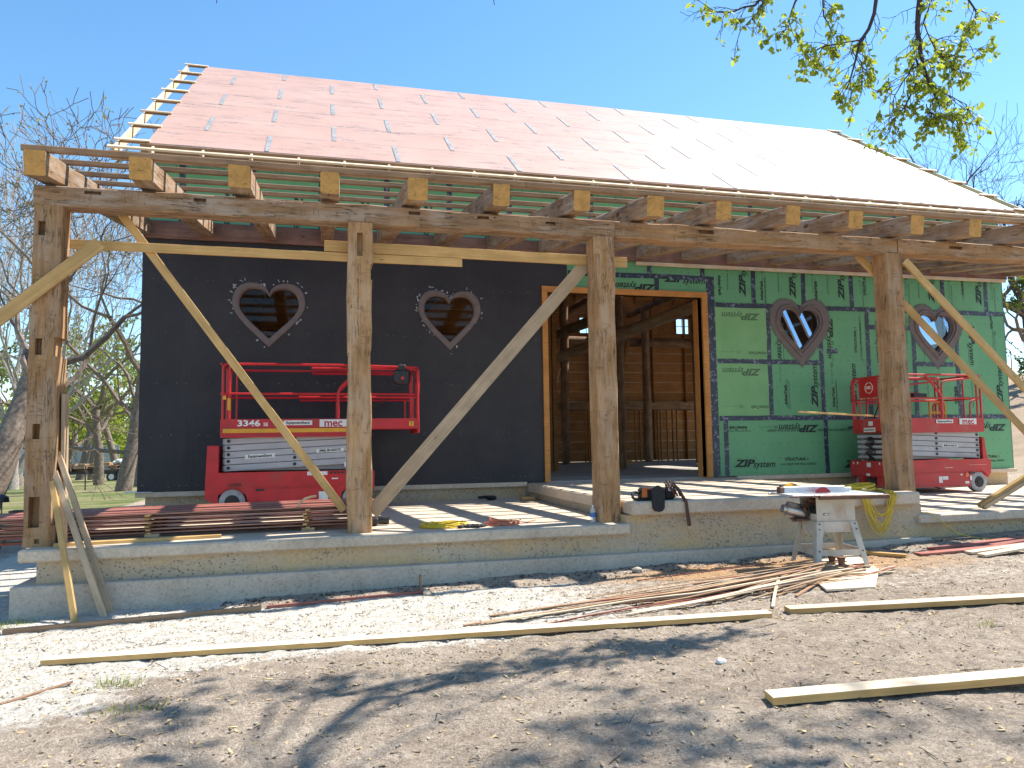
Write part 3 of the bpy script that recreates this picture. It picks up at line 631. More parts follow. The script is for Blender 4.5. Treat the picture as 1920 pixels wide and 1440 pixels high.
for k, x in enumerate((11.55, 12.8, 14.05, 15.3, 16.5, 17.75)):
    small(AD2, 0, 0, 90, pt=(x, 0, 4.3)); small(AD3, 0, 0, -90, pt=(x+.86, 0, 4.25)); small(AD2, 0, 0, -90, pt=(x+.92, 0, 4.0))
    if k: small(AD2, 0, 0, 90, pt=(x+.1, 0, 1.75)); small(AD3, 0, 0, -90, pt=(x+.06, 0, 2.7)); small(AD2, 0, 0, 90, pt=(x+.8, 0, 3.2)); small(SM2, 0, 0, 180, pt=(x, 0, .95))
for k in range(14):   # print on the strip above the porch roof
    x = .95+1.22*k+.15; small(AD3, 0, 0, 90, pt=(x-.45, 0, 5.3)); zip_(0, 0, -90, pt=(x+.3, 0, 5.0), L=.95)

# ------------------------------------------------------------------ main roof
def slope_T(front_=True):
    n = Vector((0, -SL, 1)).normalized()
    return n
roof = None
def sheath(name, side, mat, x0, x1, s0=0, s1=1):
    ya, yb = YE+(RY-YE)*s0, YE+(RY-YE)*s1
    P = lambda x, y, d: (x, (y if side > 0 else 2*RY-y), ZE+(y-YE)*SL+d)
    V = [P(x0, ya, 0), P(x1, ya, 0), P(x1, yb, 0), P(x0, yb, 0), P(x0, ya, .03), P(x1, ya, .03), P(x1, yb, .03), P(x0, yb, .03)]
    F = [(0, 3, 2, 1), (4, 5, 6, 7), (0, 1, 5, 4), (1, 2, 6, 5), (2, 3, 7, 6), (3, 0, 4, 7)]
    if side < 0: F = [f[::-1] for f in F]
    return mesh_obj(name, V, F, mat, barn)
roof = sheath('roof_sheathing', 1, 'pink', 0, 19.41)
sheath('back_roof_sheathing', -1, 'inner', 0, 13.2); sheath('back_roof_sheathing', -1, 'inner', 13.2, 14.6, .42, 1); sheath('back_roof_sheathing', -1, 'inner', 14.6, 19.41)  # unseen gap left in the back slope to let sun reach the floor
slen = math.hypot(RY-YE, RZ-ZE); cs, sn = (RY-YE)/slen, (RZ-ZE)/slen
def on_slope(x, s, d=0.): return Vector((x, YE+s*cs-d*sn, ZE+s*sn+d*cs))
m = MB(); seams = MB(); k = 0; s = 0.
row = 0
while s < slen-.3:
    s1 = min(s+1.22, slen); off = (2.05 if row % 2 == 0 else .85)
    x = off
    while x < 19.2:
        a = on_slope(x-.045, s+.03, .0345); b = on_slope(x+.045, s+.03, .0345); c = on_slope(x+.045, s1-.03, .0345); d = on_slope(x-.045, s1-.03, .0345)
        sm_ = MB(); sm_.add([a, b, c, d], [(0, 1, 2, 3)]); sm_.build('roof_seam_tape', ['roofseam'], roof); x += 2.44
    s += 1.22; row += 1
# panel courses: thin dark joints
jm = MB()
for r_ in range(1, 7):
    s = r_*1.22; a, b = on_slope(0.02, s-.006, .0338), on_slope(19.39, s-.006, .0338); c, d = on_slope(19.39, s+.006, .0338), on_slope(.02, s+.006, .0338); jm.add([a, b, c, d], [(0, 1, 2, 3)])
jm.build('panel_joint', ['roofseam'], roof)
# rafters under the roof, eave tails, barge boards and lookouts
nr = 24
for k in range(nr):
    x = .12+k*(19.2/(nr-1)); a, b = on_slope(x, -.42, -.075), on_slope(x, slen-.06, -.075)
    timber('roof_rafter', a, b, .045, .14, 'cream', barn)
for k in range(nr):
    x = .12+k*(19.2/(nr-1)); a = on_slope(x, -.1, -.075); b = on_slope(x, slen-.06, -.075)
    a.y, b.y = 2*RY-a.y, 2*RY-b.y; timber('roof_rafter', a, b, .045, .14, 'inner', barn)
timber('eave_batten', on_slope(-.55, -.40, .02), on_slope(19.95, -.40, .02), .09, .04, 'cream', barn, up=(0, -sn, cs))
timber('eave_fascia', on_slope(-.1, -.06, -.09), on_slope(19.45, -.06, -.09), .03, .22, 'purlin', barn, up=(0, -sn, cs))
timber('eave_fascia', on_slope(-.5, -.43, -.075)+Vector((0, -.01, -.05)), on_slope(19.9, -.43, -.075)+Vector((0, -.01, -.05)), .025, .17, 'purlin', barn, up=(0, -sn, cs))
for sx in (-.47, 19.87):
    timber('barge_rafter', on_slope(sx, -.42, -.085), on_slope(sx, slen, -.085), .045, .19, 'cream', barn)
    for i in range(8):
        s = .02+i*(slen-.1)/7; x0, x1 = (sx-.06, .06) if sx < 0 else (19.35, sx+.06)
        timber('lookout', on_slope(x0, s, .052), on_slope(x1, s, .052), .085, .028, 'cream', barn, up=(0, -sn, cs))
        x0, x1 = (sx+.02, .02) if sx < 0 else (19.39, sx-.02)
        timber('lookout_block', on_slope(x0, s+.02, .01), on_slope(x1, s+.02, .01), .035, .05, 'purlin', barn, up=(0, -sn, cs))
# ------------------------------------------------------------------ porch timber
PY = -4.8287; PW = .30
def post(px0, zb, mort, seed, mat='timber', w=.30):
    return timber('porch_post', (px0+w/2, PY+w/2, zb), (px0+w/2, PY+w/2, 3.58), w, w, mat, barn, up=(1, 0, 0), rough=.016, seg=.22, seed=seed, mort=mort)
# local axes of a post: x up, z = world x (width), y = world y... faces: 'y-'/'y+' front/back, 'z-'/'z+' left/right
FR = None
def postm(zb, lst):   # (z, xoff, height, width, depth)
    return [(z-zb, 'Y', h, w, xo, d) for z, xo, h, w, d in lst]
def mk_post(px0, zb, holes, notches, seed, mat='timber', w=.30):
    T, L = frame((px0+w/2, PY+w/2, zb), (px0+w/2, PY+w/2, 3.58), Vector((1, 0, 0)))
    yl = T.to_3x3().inverted() @ Vector((0, -1, 0)); xl = T.to_3x3().inverted() @ Vector((1, 0, 0))
    ff = 'y'+('+' if yl.y > 0 else '-'); sx = 1 if xl.z > 0 else -1
    mo = [(z-zb, ff, h, ww, sx*xo, d) for z, xo, h, ww, d in holes]
    for z, side, h, d in notches: mo.append((z-zb, 'z'+('+' if (side > 0) == (sx > 0) else '-'), h, w+.1, 0, d))
    return post(px0, zb, mo, seed, mat, w)
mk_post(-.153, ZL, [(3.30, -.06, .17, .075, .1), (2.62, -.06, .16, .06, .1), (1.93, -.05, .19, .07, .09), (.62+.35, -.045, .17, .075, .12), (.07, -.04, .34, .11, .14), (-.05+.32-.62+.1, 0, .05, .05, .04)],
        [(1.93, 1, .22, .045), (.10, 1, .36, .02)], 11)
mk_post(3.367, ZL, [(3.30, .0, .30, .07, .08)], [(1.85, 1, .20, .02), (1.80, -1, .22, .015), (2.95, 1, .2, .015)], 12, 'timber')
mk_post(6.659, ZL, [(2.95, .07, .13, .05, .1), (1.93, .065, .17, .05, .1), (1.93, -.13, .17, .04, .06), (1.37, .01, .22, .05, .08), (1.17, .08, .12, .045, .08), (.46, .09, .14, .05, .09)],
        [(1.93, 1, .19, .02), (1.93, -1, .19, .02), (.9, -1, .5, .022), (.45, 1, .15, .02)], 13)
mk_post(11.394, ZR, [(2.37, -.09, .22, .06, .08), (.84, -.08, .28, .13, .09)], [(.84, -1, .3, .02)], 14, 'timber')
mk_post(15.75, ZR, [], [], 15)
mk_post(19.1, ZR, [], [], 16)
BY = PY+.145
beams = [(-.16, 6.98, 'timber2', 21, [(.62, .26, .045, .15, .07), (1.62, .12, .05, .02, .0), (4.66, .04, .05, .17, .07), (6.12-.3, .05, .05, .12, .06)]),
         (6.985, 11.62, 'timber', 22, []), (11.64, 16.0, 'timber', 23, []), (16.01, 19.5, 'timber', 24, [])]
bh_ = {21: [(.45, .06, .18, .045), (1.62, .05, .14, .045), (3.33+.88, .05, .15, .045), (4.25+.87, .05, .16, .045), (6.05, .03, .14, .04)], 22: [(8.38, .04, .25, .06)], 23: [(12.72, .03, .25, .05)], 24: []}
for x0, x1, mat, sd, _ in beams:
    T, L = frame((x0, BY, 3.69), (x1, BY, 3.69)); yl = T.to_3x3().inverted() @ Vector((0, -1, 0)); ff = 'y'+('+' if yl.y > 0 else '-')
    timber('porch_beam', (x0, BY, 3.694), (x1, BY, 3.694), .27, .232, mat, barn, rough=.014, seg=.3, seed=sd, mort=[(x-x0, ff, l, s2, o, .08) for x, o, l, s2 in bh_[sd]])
rz_ = lambda y: 4.05+.15*(y+5.25)          # top of the porch rafters
rnd = random.Random(8)
NRAF = 19
for k in range(NRAF):
    x = -.01+1.058*k+(rnd.uniform(-.025, .025) if k else 0); y0 = -5.25+rnd.uniform(-.04, .03); hh = .265+rnd.uniform(-.015, .01); w = .235+rnd.uniform(-.015, .015)
    mo = []
    if k % 3 == 1: mo.append((.9+rnd.random(), 'y+', .12, .06, .03, .06))
    if k in (6, 8, 10, 11): mo.append((.25+1.5*rnd.random(), 'y-' if k % 2 else 'y+', .14, .06, -.04, .05)); 
    timber('porch_rafter', (x, y0, rz_(y0)-hh/2), (x, -.07, rz_(-.07)-hh/2), w, hh, 'timber2' if k > 2 else 'timber2', barn, rough=.013, seg=.35, end='end', seed=50+k, mort=mo)
for i, y in enumerate((-5.20, -4.55, -3.87, -3.27, -2.65, -2.05, -1.45, -.88, -.3)):
    a, b = (-.16, 19.5) if i else (-.16, 19.6)
    xs = [a+.0, 5.6+.7*(i % 3), 11.2+.5*(i % 2), b]
    for x0, x1 in zip(xs, xs[1:]):
        timber('purlin', (x0, y, rz_(y)+.034), (x1-.006, y, rz_(y)+.034), .10 if i else .10, .055 if i else .066, 'purlin', barn, up=(0, -.148, .989), seed=i)
timber('ledger', (.0, -.045, 4.66), (19.0, -.045, 4.66), .055, .32, 'ledger', barn)
timber('ledger_strip', (9.4, -.065, 4.46), (18.95, -.065, 4.46), .05, .075, 'cream', barn)
# temporary bracing planks: each a board of its own
def board(name, a, b, w, h, mat, label, group=None, up=(0, 0, 1), cat='board', seed=1, rough=0, edge=None):
    o = timber(name, a, b, w, h, mat, None, up=up, seed=seed, bev=.003, rough=rough, edge=edge, end=edge); return tag(o, label, cat, group)
Y1 = PY+.33
p, q = at(125, 446, 1, Y1), at(866, 482, 1, Y1); board('plank', (p.x-.1, Y1, 3.21), (q.x, Y1, 3.20), .038, .11, 'pine', 'long thin yellow plank nailed level behind the left porch post, reaching past the second post')
board('plank', (3.08, Y1-.001, 3.34), (7.28, Y1-.001, 3.315), .038, .142, 'pine', 'yellow plank nailed level between the second and third porch posts just under the beam')
def pxboard(p0, p1, y, th, wd, mat, label, y2=None, ext=0, group=None, name='brace_board'):
    a, b = at(p0[0], p0[1], 1, y), at(p1[0], p1[1], 1, y if y2 is None else y2)
    b = b+(b-a).normalized()*ext; n = Vector((0, 1, 0)); d = (b-a).normalized(); up = n.cross(d)
    return board(name, a, b, th, wd, mat, label, group, up=up)
pxboard((188, 456), (0, 596), PY-.03, .038, .15, 'pine', 'yellow diagonal brace board crossing the front of the leftmost porch post', ext=2.4)
pxboard((228, 402), (645, 957), PY+.38, .038, .10, 'pine', 'slim diagonal brace from the beam down to the left side of the second porch post')
pxboard((1100, 493), (697, 962), PY+.36, .038, .18, 'pinegrey', 'wide weathered brace plank leaning from the third post to the foot of the second')
pxboard((1697, 490), (1920, 727), PY-.06, .038, .115, 'pine', 'upper diagonal brace nailed to the front of the fourth porch post', y2=PY-.2, ext=1.6)
pxboard((1607, 478), (1920, 806), PY+.345, .038, .115, 'pine', 'lower diagonal brace passing behind the fourth porch post', ext=1.2)
a, b = Vector((12.93, -4.75, -.31)), at(1920, 896, 1, -4.9)
d = (b-a).normalized(); up = Vector((0, 1, 0)).cross(d)
board('brace_board', a, b+d*1.6, .085, .06, 'pine', 'upper board of the doubled brace rising from the right porch slab', 'doubled kicker brace', up=up)
board('brace_board', a+Vector((-.04, -.02, -.0))+up*-.064*(1 if up.z > 0 else -1)+d*.06, b+d*1.6+up*-.064*(1 if up.z > 0 else -1), .085, .06, 'pinegrey', 'lower board of the doubled brace rising from the right porch slab', 'doubled kicker brace', up=up)
# ------------------------------------------------------------------ interior framing
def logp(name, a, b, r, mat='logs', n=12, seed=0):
    a, b = Vector(a), Vector(b); rr = random.Random(seed); k = 8; m = MB(frame(a, b)[0]); L = (b-a).length
    m.tube([(L*i/k, rr.uniform(-.02, .02), rr.uniform(-.02, .02)) for i in range(k+1)], [r*(1+rr.uniform(-.06, .06)) for _ in range(k+1)], n)
    T = frame(a, b)[0]; return m.build(name, [mat], barn, T, smooth=True)
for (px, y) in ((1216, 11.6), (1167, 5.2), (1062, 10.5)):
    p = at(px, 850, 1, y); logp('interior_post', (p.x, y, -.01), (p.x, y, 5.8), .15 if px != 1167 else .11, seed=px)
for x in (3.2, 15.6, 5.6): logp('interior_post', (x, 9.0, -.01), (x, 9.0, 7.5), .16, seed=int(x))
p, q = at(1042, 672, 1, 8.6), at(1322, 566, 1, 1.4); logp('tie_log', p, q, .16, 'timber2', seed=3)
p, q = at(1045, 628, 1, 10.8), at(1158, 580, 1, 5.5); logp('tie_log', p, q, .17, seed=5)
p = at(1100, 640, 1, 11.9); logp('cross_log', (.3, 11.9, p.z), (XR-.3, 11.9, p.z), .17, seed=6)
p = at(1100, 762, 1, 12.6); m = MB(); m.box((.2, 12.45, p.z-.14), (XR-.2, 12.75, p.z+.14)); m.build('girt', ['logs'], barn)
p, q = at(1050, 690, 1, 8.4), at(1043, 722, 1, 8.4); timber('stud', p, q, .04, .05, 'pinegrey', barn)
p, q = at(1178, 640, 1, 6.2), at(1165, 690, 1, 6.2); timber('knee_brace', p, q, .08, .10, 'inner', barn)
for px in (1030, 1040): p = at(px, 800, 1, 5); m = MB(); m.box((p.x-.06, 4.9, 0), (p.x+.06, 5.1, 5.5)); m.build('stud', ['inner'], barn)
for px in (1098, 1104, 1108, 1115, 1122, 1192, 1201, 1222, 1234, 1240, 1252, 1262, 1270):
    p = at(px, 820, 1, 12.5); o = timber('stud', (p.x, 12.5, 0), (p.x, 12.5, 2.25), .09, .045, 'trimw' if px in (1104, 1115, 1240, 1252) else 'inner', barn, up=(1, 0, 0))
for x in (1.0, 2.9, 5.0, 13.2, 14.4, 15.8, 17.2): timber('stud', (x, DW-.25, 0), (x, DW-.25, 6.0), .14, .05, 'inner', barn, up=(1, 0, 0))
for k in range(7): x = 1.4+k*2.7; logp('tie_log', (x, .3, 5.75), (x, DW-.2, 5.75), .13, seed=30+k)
for i, (x, y) in enumerate(((11.9, 7.9), (12.25, 8.0), (12.0, 8.15))):
    board('scrap_board', (x, y, .04+.05*i), (x+.75, y+.1, .04+.05*i), .09, .045, 'pine', 'short lumber offcut in the little heap on the barn floor inside the doorway', 'offcuts on the barn floor')
# ------------------------------------------------------------------ scissor lifts
def bent(pts, r=.07, n=4):
    pts = [Vector(p) for p in pts]; out = [pts[0]]
    for a, b, c in zip(pts, pts[1:], pts[2:]):
        u, v = (a-b), (c-b); q = min(r, u.length*.45, v.length*.45); s, e = b+u.normalized()*q, b+v.normalized()*q
        for i in range(n+1): t = i/n; out.append(s*(1-t)**2+b*2*t*(1-t)+e*t*t)
    out.append(pts[-1]); return out
T3346, TSE, TMEC = text_mesh('3346', .125, .004), text_mesh('SE', .075, .002), text_mesh('mec', .175, .004)
TEQ, TRENT, TWARN, TMECC, TNUM = text_mesh('EquipmentShare', .062, .0022), text_mesh('(888) 80-RENTS', .052, .002), text_mesh('!', .06, .002), text_mesh('MEC', .085, .004), text_mesh('153929', .075, .001)
def lift(label, loc, rz, ext, style):
    """local x from the tail (0) to the deck-extension end, y- is the near side, z up from the slab"""
    root = thing('scissor_lift', label, 'scissor lift', loc, rz, None); W = WM[root.name]; hw = .56; red = 'red' if style == 0 else 'redold'
    NS = -1 if style == 0 else 1                     # which local side faces the camera
    def nb(m, x0, x1, o0, o1, z0, z1): a, b = sorted((NS*(hw+o0), NS*(hw+o1))); m.box((x0, a, z0), (x1, b, z1))
    def B(name, mats, fn, par=root, smooth=False):
        m = MB(W); fn(m); return m.build(name, mats, par, W, smooth)
    def ch(m):
        for s in (-1, 1):
            y0, y1 = (-hw, -hw+.05) if s < 0 else (hw-.05, hw); arch = lambda cx: [(cx-.235*math.cos(math.pi*t/8), .20+.235*math.sin(math.pi*t/8)) for t in range(9)]
            poly = [(-.02, .13), (-.02, .68), (2.30, .68), (2.38, .60), (2.38, .42), (2.30, .36)]+[p for p in arch(2.10)[::-1]][0:8]+[(1.86, .13)]
            poly = [(-.06, .30), (-.03, .67)] if style == 0 else [(-.10, .38), (-.12, .62), (-.1, .67)]
            poly = poly+[(2.32, .67), (2.40, .58), (2.40, .36), (2.34, .32)]+[(2.10+.235*math.cos(math.pi*t/8), .20+.235*math.sin(math.pi*t/8)) for t in range(1, 8)]+[(1.87, .12), (.44, .12)]+[(.19+.235*math.cos(math.pi*t/8), .20+.235*math.sin(math.pi*t/8)) for t in range(1, 8)]
            m.prism([(p[0], p[1]) for p in poly], y0, y1)
            m.box((.55, y0-.012, .16), (1.80, y0, .40)) if s < 0 else m.box((.55, y1, .16), (1.80, y1+.012, .40))
            m.box((.0, y0-.006, .425), (2.33, y0, .432)) if s < 0 else m.box((.0, y1, .425), (2.33, y1+.006, .432))
        m.box((-.04, -hw+.05, .33), (2.36, hw-.05, .62)); m.box((.42, -hw+.051, .14), (1.88, hw-.051, .33))
    B('chassis', [red], ch)
    B('end_plate', [red], lambda m: (m.box((2.36, -hw+.02, .34), (2.42, hw-.02, .66), bev=.015), m.box((2.3, -.34, .14), (2.39, -.20, .34)), m.box((2.3, .20, .14), (2.39, .34, .34))))
    B('tail_panel', [red], lambda m: m.prism([(-.22, .27), (-.19, 1.10), (-.02, 1.10), (-.02, .16), (-.10, .2)], -hw+.01, hw-.01) if style == 0 else m.prism([(-.10, .64), (-.04, 1.12), (.015, 1.12), (.015, .64)], .0, hw-.06))
    for x in (.19, 2.10):
        for s in (-1, 1):
            y = s*(hw-.09); w = B('wheel', ['tyre'], lambda m: m.tube([(x, y-.065, .2), (x, y-.055, .2), (x, y+.055, .2), (x, y+.065, .2)], [.185, .203, .203, .185], 28), smooth=True)
            def rim(m):
                m.cyl((x, y+s*.063, .2), 'y', .115, .012, 24); m.cyl((x, y+s*.07, .2), 'y', .05, .02, 16)
                for k in range(8): a = k*math.pi/4; m.cyl((x+.08*math.cos(a), y+s*.072, .2+.08*math.sin(a)), 'y', .011, .012, 6)
            B('hub', ['darkmetal'], rim, w)
    for lv in range(5):
        for s in (-1, 1):
            z0 = .685+lv*.107; y = s*.44
            def arm(m):
                m.T = W @ Matrix.Translation((.06, y, z0)) @ Matrix.Rotation(-.045, 4, 'Y') if s == NS else W @ Matrix.Translation((.06, y, z0+.09)) @ Matrix.Rotation(.045, 4, 'Y') @ Matrix.Translation((0, 0, -.09))
                m.box((0, -.03, .0), (2.14, .03, .098), bev=.006)
            a = B('scissor_arm', ['armgrey'], arm)
            for px in (.12, 1.14, 2.1): B('pivot_pin', ['darkmetal'], lambda m: m.cyl((px, y+s*.036, z0+.05+px*.045*(1 if s == NS else -1)+(.0 if s == NS else .09)), 'y', .026, .018, 14), a)
        z0 = .685+lv*.107
        [B('scissor_arm', ['armgrey'], lambda m: m.box((.02, ya_, z0+.002), (2.24, ya_+.06, z0+.095), bev=.006)) for ya_ in (-.37, .31)]
        B('cross_tube', ['armgrey'], lambda m: m.cyl((2.25, 0, z0+.05), 'y', .036, .9, 12))
    hoses = MB(W)
    for k in range(4):
        y = -.12+.05*k; pts = [(2.30, y+.03*math.sin(i*1.3+k), .66+i*.055) for i in range(10)]
        hoses.tube([(2.30+.03*math.sin(i*2.4+k), y+.06*math.sin(i*1.7+k*.6), .66+i*.055) for i in range(10)], .012, 6)
    hoses.build('hydraulic_hose', ['blackpl'], root, W, True)
    # platform
    PL = 2.26
    def plat(m):
        m.box((0, -hw, 1.225), (PL, -hw+.03, 1.52)); m.box((0, hw-.03, 1.225), (PL, hw, 1.52)); m.box((0, -hw+.03, 1.30), (PL, hw-.03, 1.34)); m.box((0, -hw+.03, 1.24), (.03, hw-.03, 1.52))
        m.box((0, -hw-.012, 1.225), (PL, -hw, 1.25)); m.box((0, -hw-.008, 1.37), (PL, -hw, 1.385)); m.box((PL-.03, -hw+.03, 1.23), (PL, hw-.03, 1.36))
    B('platform', [red], plat)
    xe = PL+ext
    B('extension_deck', [red], lambda m: (m.box((.9, -hw+.035, 1.345), (xe, hw-.035, 1.36)), m.box((PL-.6 if ext > .3 else 1.9, -hw+.032, 1.35), (xe, -hw+.06, 1.52)), m.box((PL-.6 if ext > .3 else 1.9, hw-.06, 1.35), (xe, hw-.032, 1.52)), m.box((xe-.03, -hw+.035, 1.27), (xe+.01, hw-.035, 1.52), bev=.008)))
    for s in (-1, 1):
        y = s*(hw-.02)
        B('guard_rail', [red], lambda m: (m.tube(bent([(.03, y, 1.5), (.03, y, 2.41), (1.95, y, 2.41)]), .021, 8), m.tube([(.03, y, 1.93), (1.95, y, 1.93)], .019, 8), m.tube([(.13, y, 1.5), (.13, y, 2.38)], .019, 8)), smooth=True)
        y2 = s*(hw-.075)
        if ext > .3:
            B('guard_rail', [red], lambda m: (m.tube(bent([(1.4, y2, 2.36), (xe-.03, y2, 2.36), (xe-.03, y2, 1.5)]), .021, 8), m.tube([(1.2, y2, 1.88), (xe-.03, y2, 1.88)], .018, 8), m.tube([(xe-.13, y2, 1.5), (xe-.13, y2, 1.88)], .018, 8), m.tube(bent([(1.83, y, 1.5), (1.83, y, 2.0), (2.10, y, 2.28), (2.3, y, 2.40)]), .022, 8), m.tube([(1.9, y, 2.41), (xe-.03, y2, 2.39)], .02, 8), m.tube([(1.9, y, 1.93), (xe-.03, y2, 1.93)], .018, 8)), smooth=True)
        else:
            B('guard_rail', [red], lambda m: (m.tube(bent([(1.0, y2, 2.34), (xe-.03, y2, 2.34), (xe-.03, y2, 1.5)]), .022, 8), m.tube([(1.0, y2, 1.88), (xe-.03, y2, 1.88)], .018, 8), m.tube(bent([(1.02, y, 1.5), (1.02, y, 1.98), (1.28, y, 2.30), (1.42, y, 2.41)]), .024, 8), m.tube([(1.9, y, 2.41), (1.95, y, 1.5)], .02, 8), m.tube(bent([(.06, y2, 2.20), (.14, y2, 2.36), (.95, y2, 2.28), (.95, y2, 1.5)], .12), .02, 8), m.tube(bent([(.03, y2, 1.92), (.26, y2, 1.86), (.26, y2, 1.5)], .1), .018, 8)), smooth=True)
    def endrail(m):
        m.tube(bent([(xe-.02, -hw+.04, 1.5), (xe-.02, -hw+.04, 2.39), (xe-.02, hw-.04, 2.39), (xe-.02, hw-.04, 1.5)], .09), .024, 8)
        m.tube(bent([(xe, -hw+.06, 2.34), (xe, -hw+.06, 1.93), (xe, hw-.06, 1.93), (xe, hw-.06, 2.34)], .08), .018, 8)
        for y in (-.30, .28): m.tube([(xe-.01, y, 1.5), (xe-.01, y, 1.93)], .02, 8)
        m.tube([(xe-.02, -.30, 1.93), (xe-.02, -.3, 2.38)], .016, 8)
    B('end_rail', [red], endrail, smooth=True)
    B('entry_gate', [red], lambda m: (m.tube(bent([(.0, -hw+.04, 2.41), (.0, hw-.04, 2.41), (.0, hw-.04, 1.5)], .08), .021, 8), m.tube([(.0, -hw+.04, 1.93), (0, hw-.04, 1.93)], .018, 8), m.tube([(.02, .1, 1.5), (.02, .1, 2.4)], .018, 8)), smooth=True)
    B('yellow_catch', ['yellow'], lambda m: (m.box((.10, -hw-.01, 1.66), (.15, -hw+.03, 1.86), bev=.01), m.box((.03, -hw-.012, 1.83), (.08, -hw+.02, 1.90), bev=.01)))
    cp = B('control_box', ['blackpl'], lambda m: (m.box((xe-.42, -hw+.02, 2.10), (xe-.14, -hw+.2, 2.36), bev=.04), m.box((xe-.35, -hw+.03, 2.32), (xe-.22, -hw+.13, 2.44), bev=.02)) if ext > .3 else m.box((.50, -hw+.03, 1.98), (.86, -hw+.2, 2.09), bev=.02))
    B('joystick', ['red'], lambda m: m.cyl((xe-.28, -hw+.02, 2.2), 'y', .03, .05, 10) if ext > .3 else (m.box((.55, -hw-.005, 2.03), (.82, -hw+.03, 2.12), bev=.01), m.cyl((.9, -hw+.1, 2.04), 'x', .015, .1, 8)), cp)
    B('control_cable', ['blackpl'], lambda m: m.tube([(xe-.3-.016*t*t, -hw+.12, 2.10-.045*t-.0*t) if t < 5 else (xe-.36-.09*(t-4), -hw+.12, 1.9-.04*(t-4)**.9) for t in range(12)], .009, 6) if ext > .3 else m.tube([(xe-.03, .05, 1.5), (xe-.03, .2, 1.75), (xe-.03, .26, 1.93)], .014, 6), smooth=True)
    # labels: (centre x, z, width, height, lettering, colour of letters)
    yf = -hw
    def plate(x, z, w, h, tm=None, ink='ink', face='-y', base='white', yy=None, k=1., tilt=0):
        yy = (yf-.016 if face == '-y' else None) if yy is None else yy
        if face == '-y': P = (Matrix.Translation((x, yy, z)) if NS < 0 else Matrix.Translation((x, -yy, z)) @ Matrix.Rotation(math.pi, 4, 'Z') @ Matrix.Rotation(2*tilt, 4, 'Y')) @ Matrix.Rotation(-tilt, 4, 'Y'); mm = MB(W); mm.box((-w/2, 0, -h/2), (w/2, .003, h/2), T=P, bev=.0012); 
        else: P = Matrix.Translation((x, yy, z)); mm = MB(W); mm.box((0, -w/2, -h/2), (.003, w/2, h/2), T=P, bev=.0012)
        pl = mm.build('label_plate', [base], root, W)
        if tm is not None:
            Bm = Matrix(((1, 0, 0), (0, 0, -1), (0, 1, 0))) if face == '-y' else Matrix(((0, 0, 1), (1, 0, 0), (0, 1, 0)))
            off = (0, -.0015, 0) if face == '-y' else (.0045, 0, 0); m2 = tm.copy(); m2.materials.clear(); m2.materials.append(M[ink])
            link('lettering', m2, pl, W @ P @ Matrix.Translation(off) @ Bm.to_4x4() @ Matrix.Diagonal((k, k, 1, 1)))
        return pl
    def letters(tm, x, z, ink, k=1., sx=1.):
        m2 = tm.copy(); m2.materials.clear(); m2.materials.append(M[ink]); link('lettering', m2, root, W @ Matrix.Translation((x, yf-.0145, z)) @ Matrix(((1, 0, 0), (0, 0, -1), (0, 1, 0))).to_4x4() @ Matrix.Diagonal((k*sx, k, 1, 1)))
    if style == 0:
        letters(T3346, .43, 1.448, 'whiteink', 1.05, 1.35); letters(TSE, .69, 1.43, 'whiteink')
        plate(1.19, 1.455, .45, .075, TEQ, k=.9); plate(1.75, 1.447, .44, .12, TMEC, 'redink', k=1.0)
        mm = MB(W); mm.box((.04, yf-.016, 1.300), (2.2, yf-.0125, 1.365)); mm.build('yellow_stripe', ['yellow'], root, W)
        plate(.60, .925, .46, .07, TEQ, k=.9, yy=-.474, tilt=.045); plate(1.7, 1.0, .44, .06, TRENT, yy=-.474, tilt=.045)
        plate(1.50, .63, .32, .06, yy=yf-.004); plate(1.60, .25, .15, .17, yy=yf-.018); plate(2.0, .76, .14, .07, base='white', yy=-.474); plate(2.02, .88, .13, .04, base='white', yy=-.474)
        letters(TNUM, .23, .47, 'inkfade' if False else 'ink', .9); plate(1.78, .54, .10, .02, yy=yf-.004)
        for k in range(5): mm = MB(W); mm.cyl((1.72+k*.06, yf-.008, .635), 'y', .018, .02, 12); mm.build('knob', ['blackpl'], root, W)
        plate(xe-.13, 1.43, .08, .08, TWARN, base='yellow', yy=-hw+.028)
        m5 = MB(W); m5.box((.55, yf-.018, .37), (.68, yf-.012, .40)); m5.box((1.0, yf-.019, .405), (1.02, yf-.012, .42)); m5.build('latch', ['blackpl'], root, W)
    else:
        plate(.42, 1.445, .43, .12, TMEC, 'redink', k=1.0); plate(1.0, 1.45, .42, .075, TEQ, k=.88)
        plate(.8, .95, .40, .055, TRENT, k=.95, yy=-.474, tilt=.045)
        plate(1.18, .27, .09, .13, yy=yf-.016); plate(1.06, .30, .13, .07, yy=yf-.016); plate(.66, .36, .05, .03, yy=yf-.016); plate(.43, .29, .05, .09, yy=yf-.016); plate(.53, .20, .1, .05, yy=yf-.016)
        mm = MB(W); mm.cyl((.53, NS*(hw+.016), .35), 'y', .045, .02, 20); mm.build('stop_button', ['cordo'], root, W)
        mm = MB(W); nb(mm, .33, .46, .012, .018, .37, .41); mm.build('latch', ['blackpl'], root, W)
        mm = MB(W); nb(mm, .85, 1.05, .0005, .0015, .50, .515); nb(mm, .0, .45, .0005, .0015, .55, .556); mm.build('scratch', ['cream'], root, W)
        mm = MB(W); mm.tube(bent([(.62, -.2, 1.5), (.62, -.2, 1.90), (.22, -.2, 1.90), (.22, -.2, 1.5)], .08), .022, 8); mm.box((.24, -.21, 1.63), (.6, -.19, 1.68)); mm.build('yellow_hoop', ['yellow'], root, W, True)
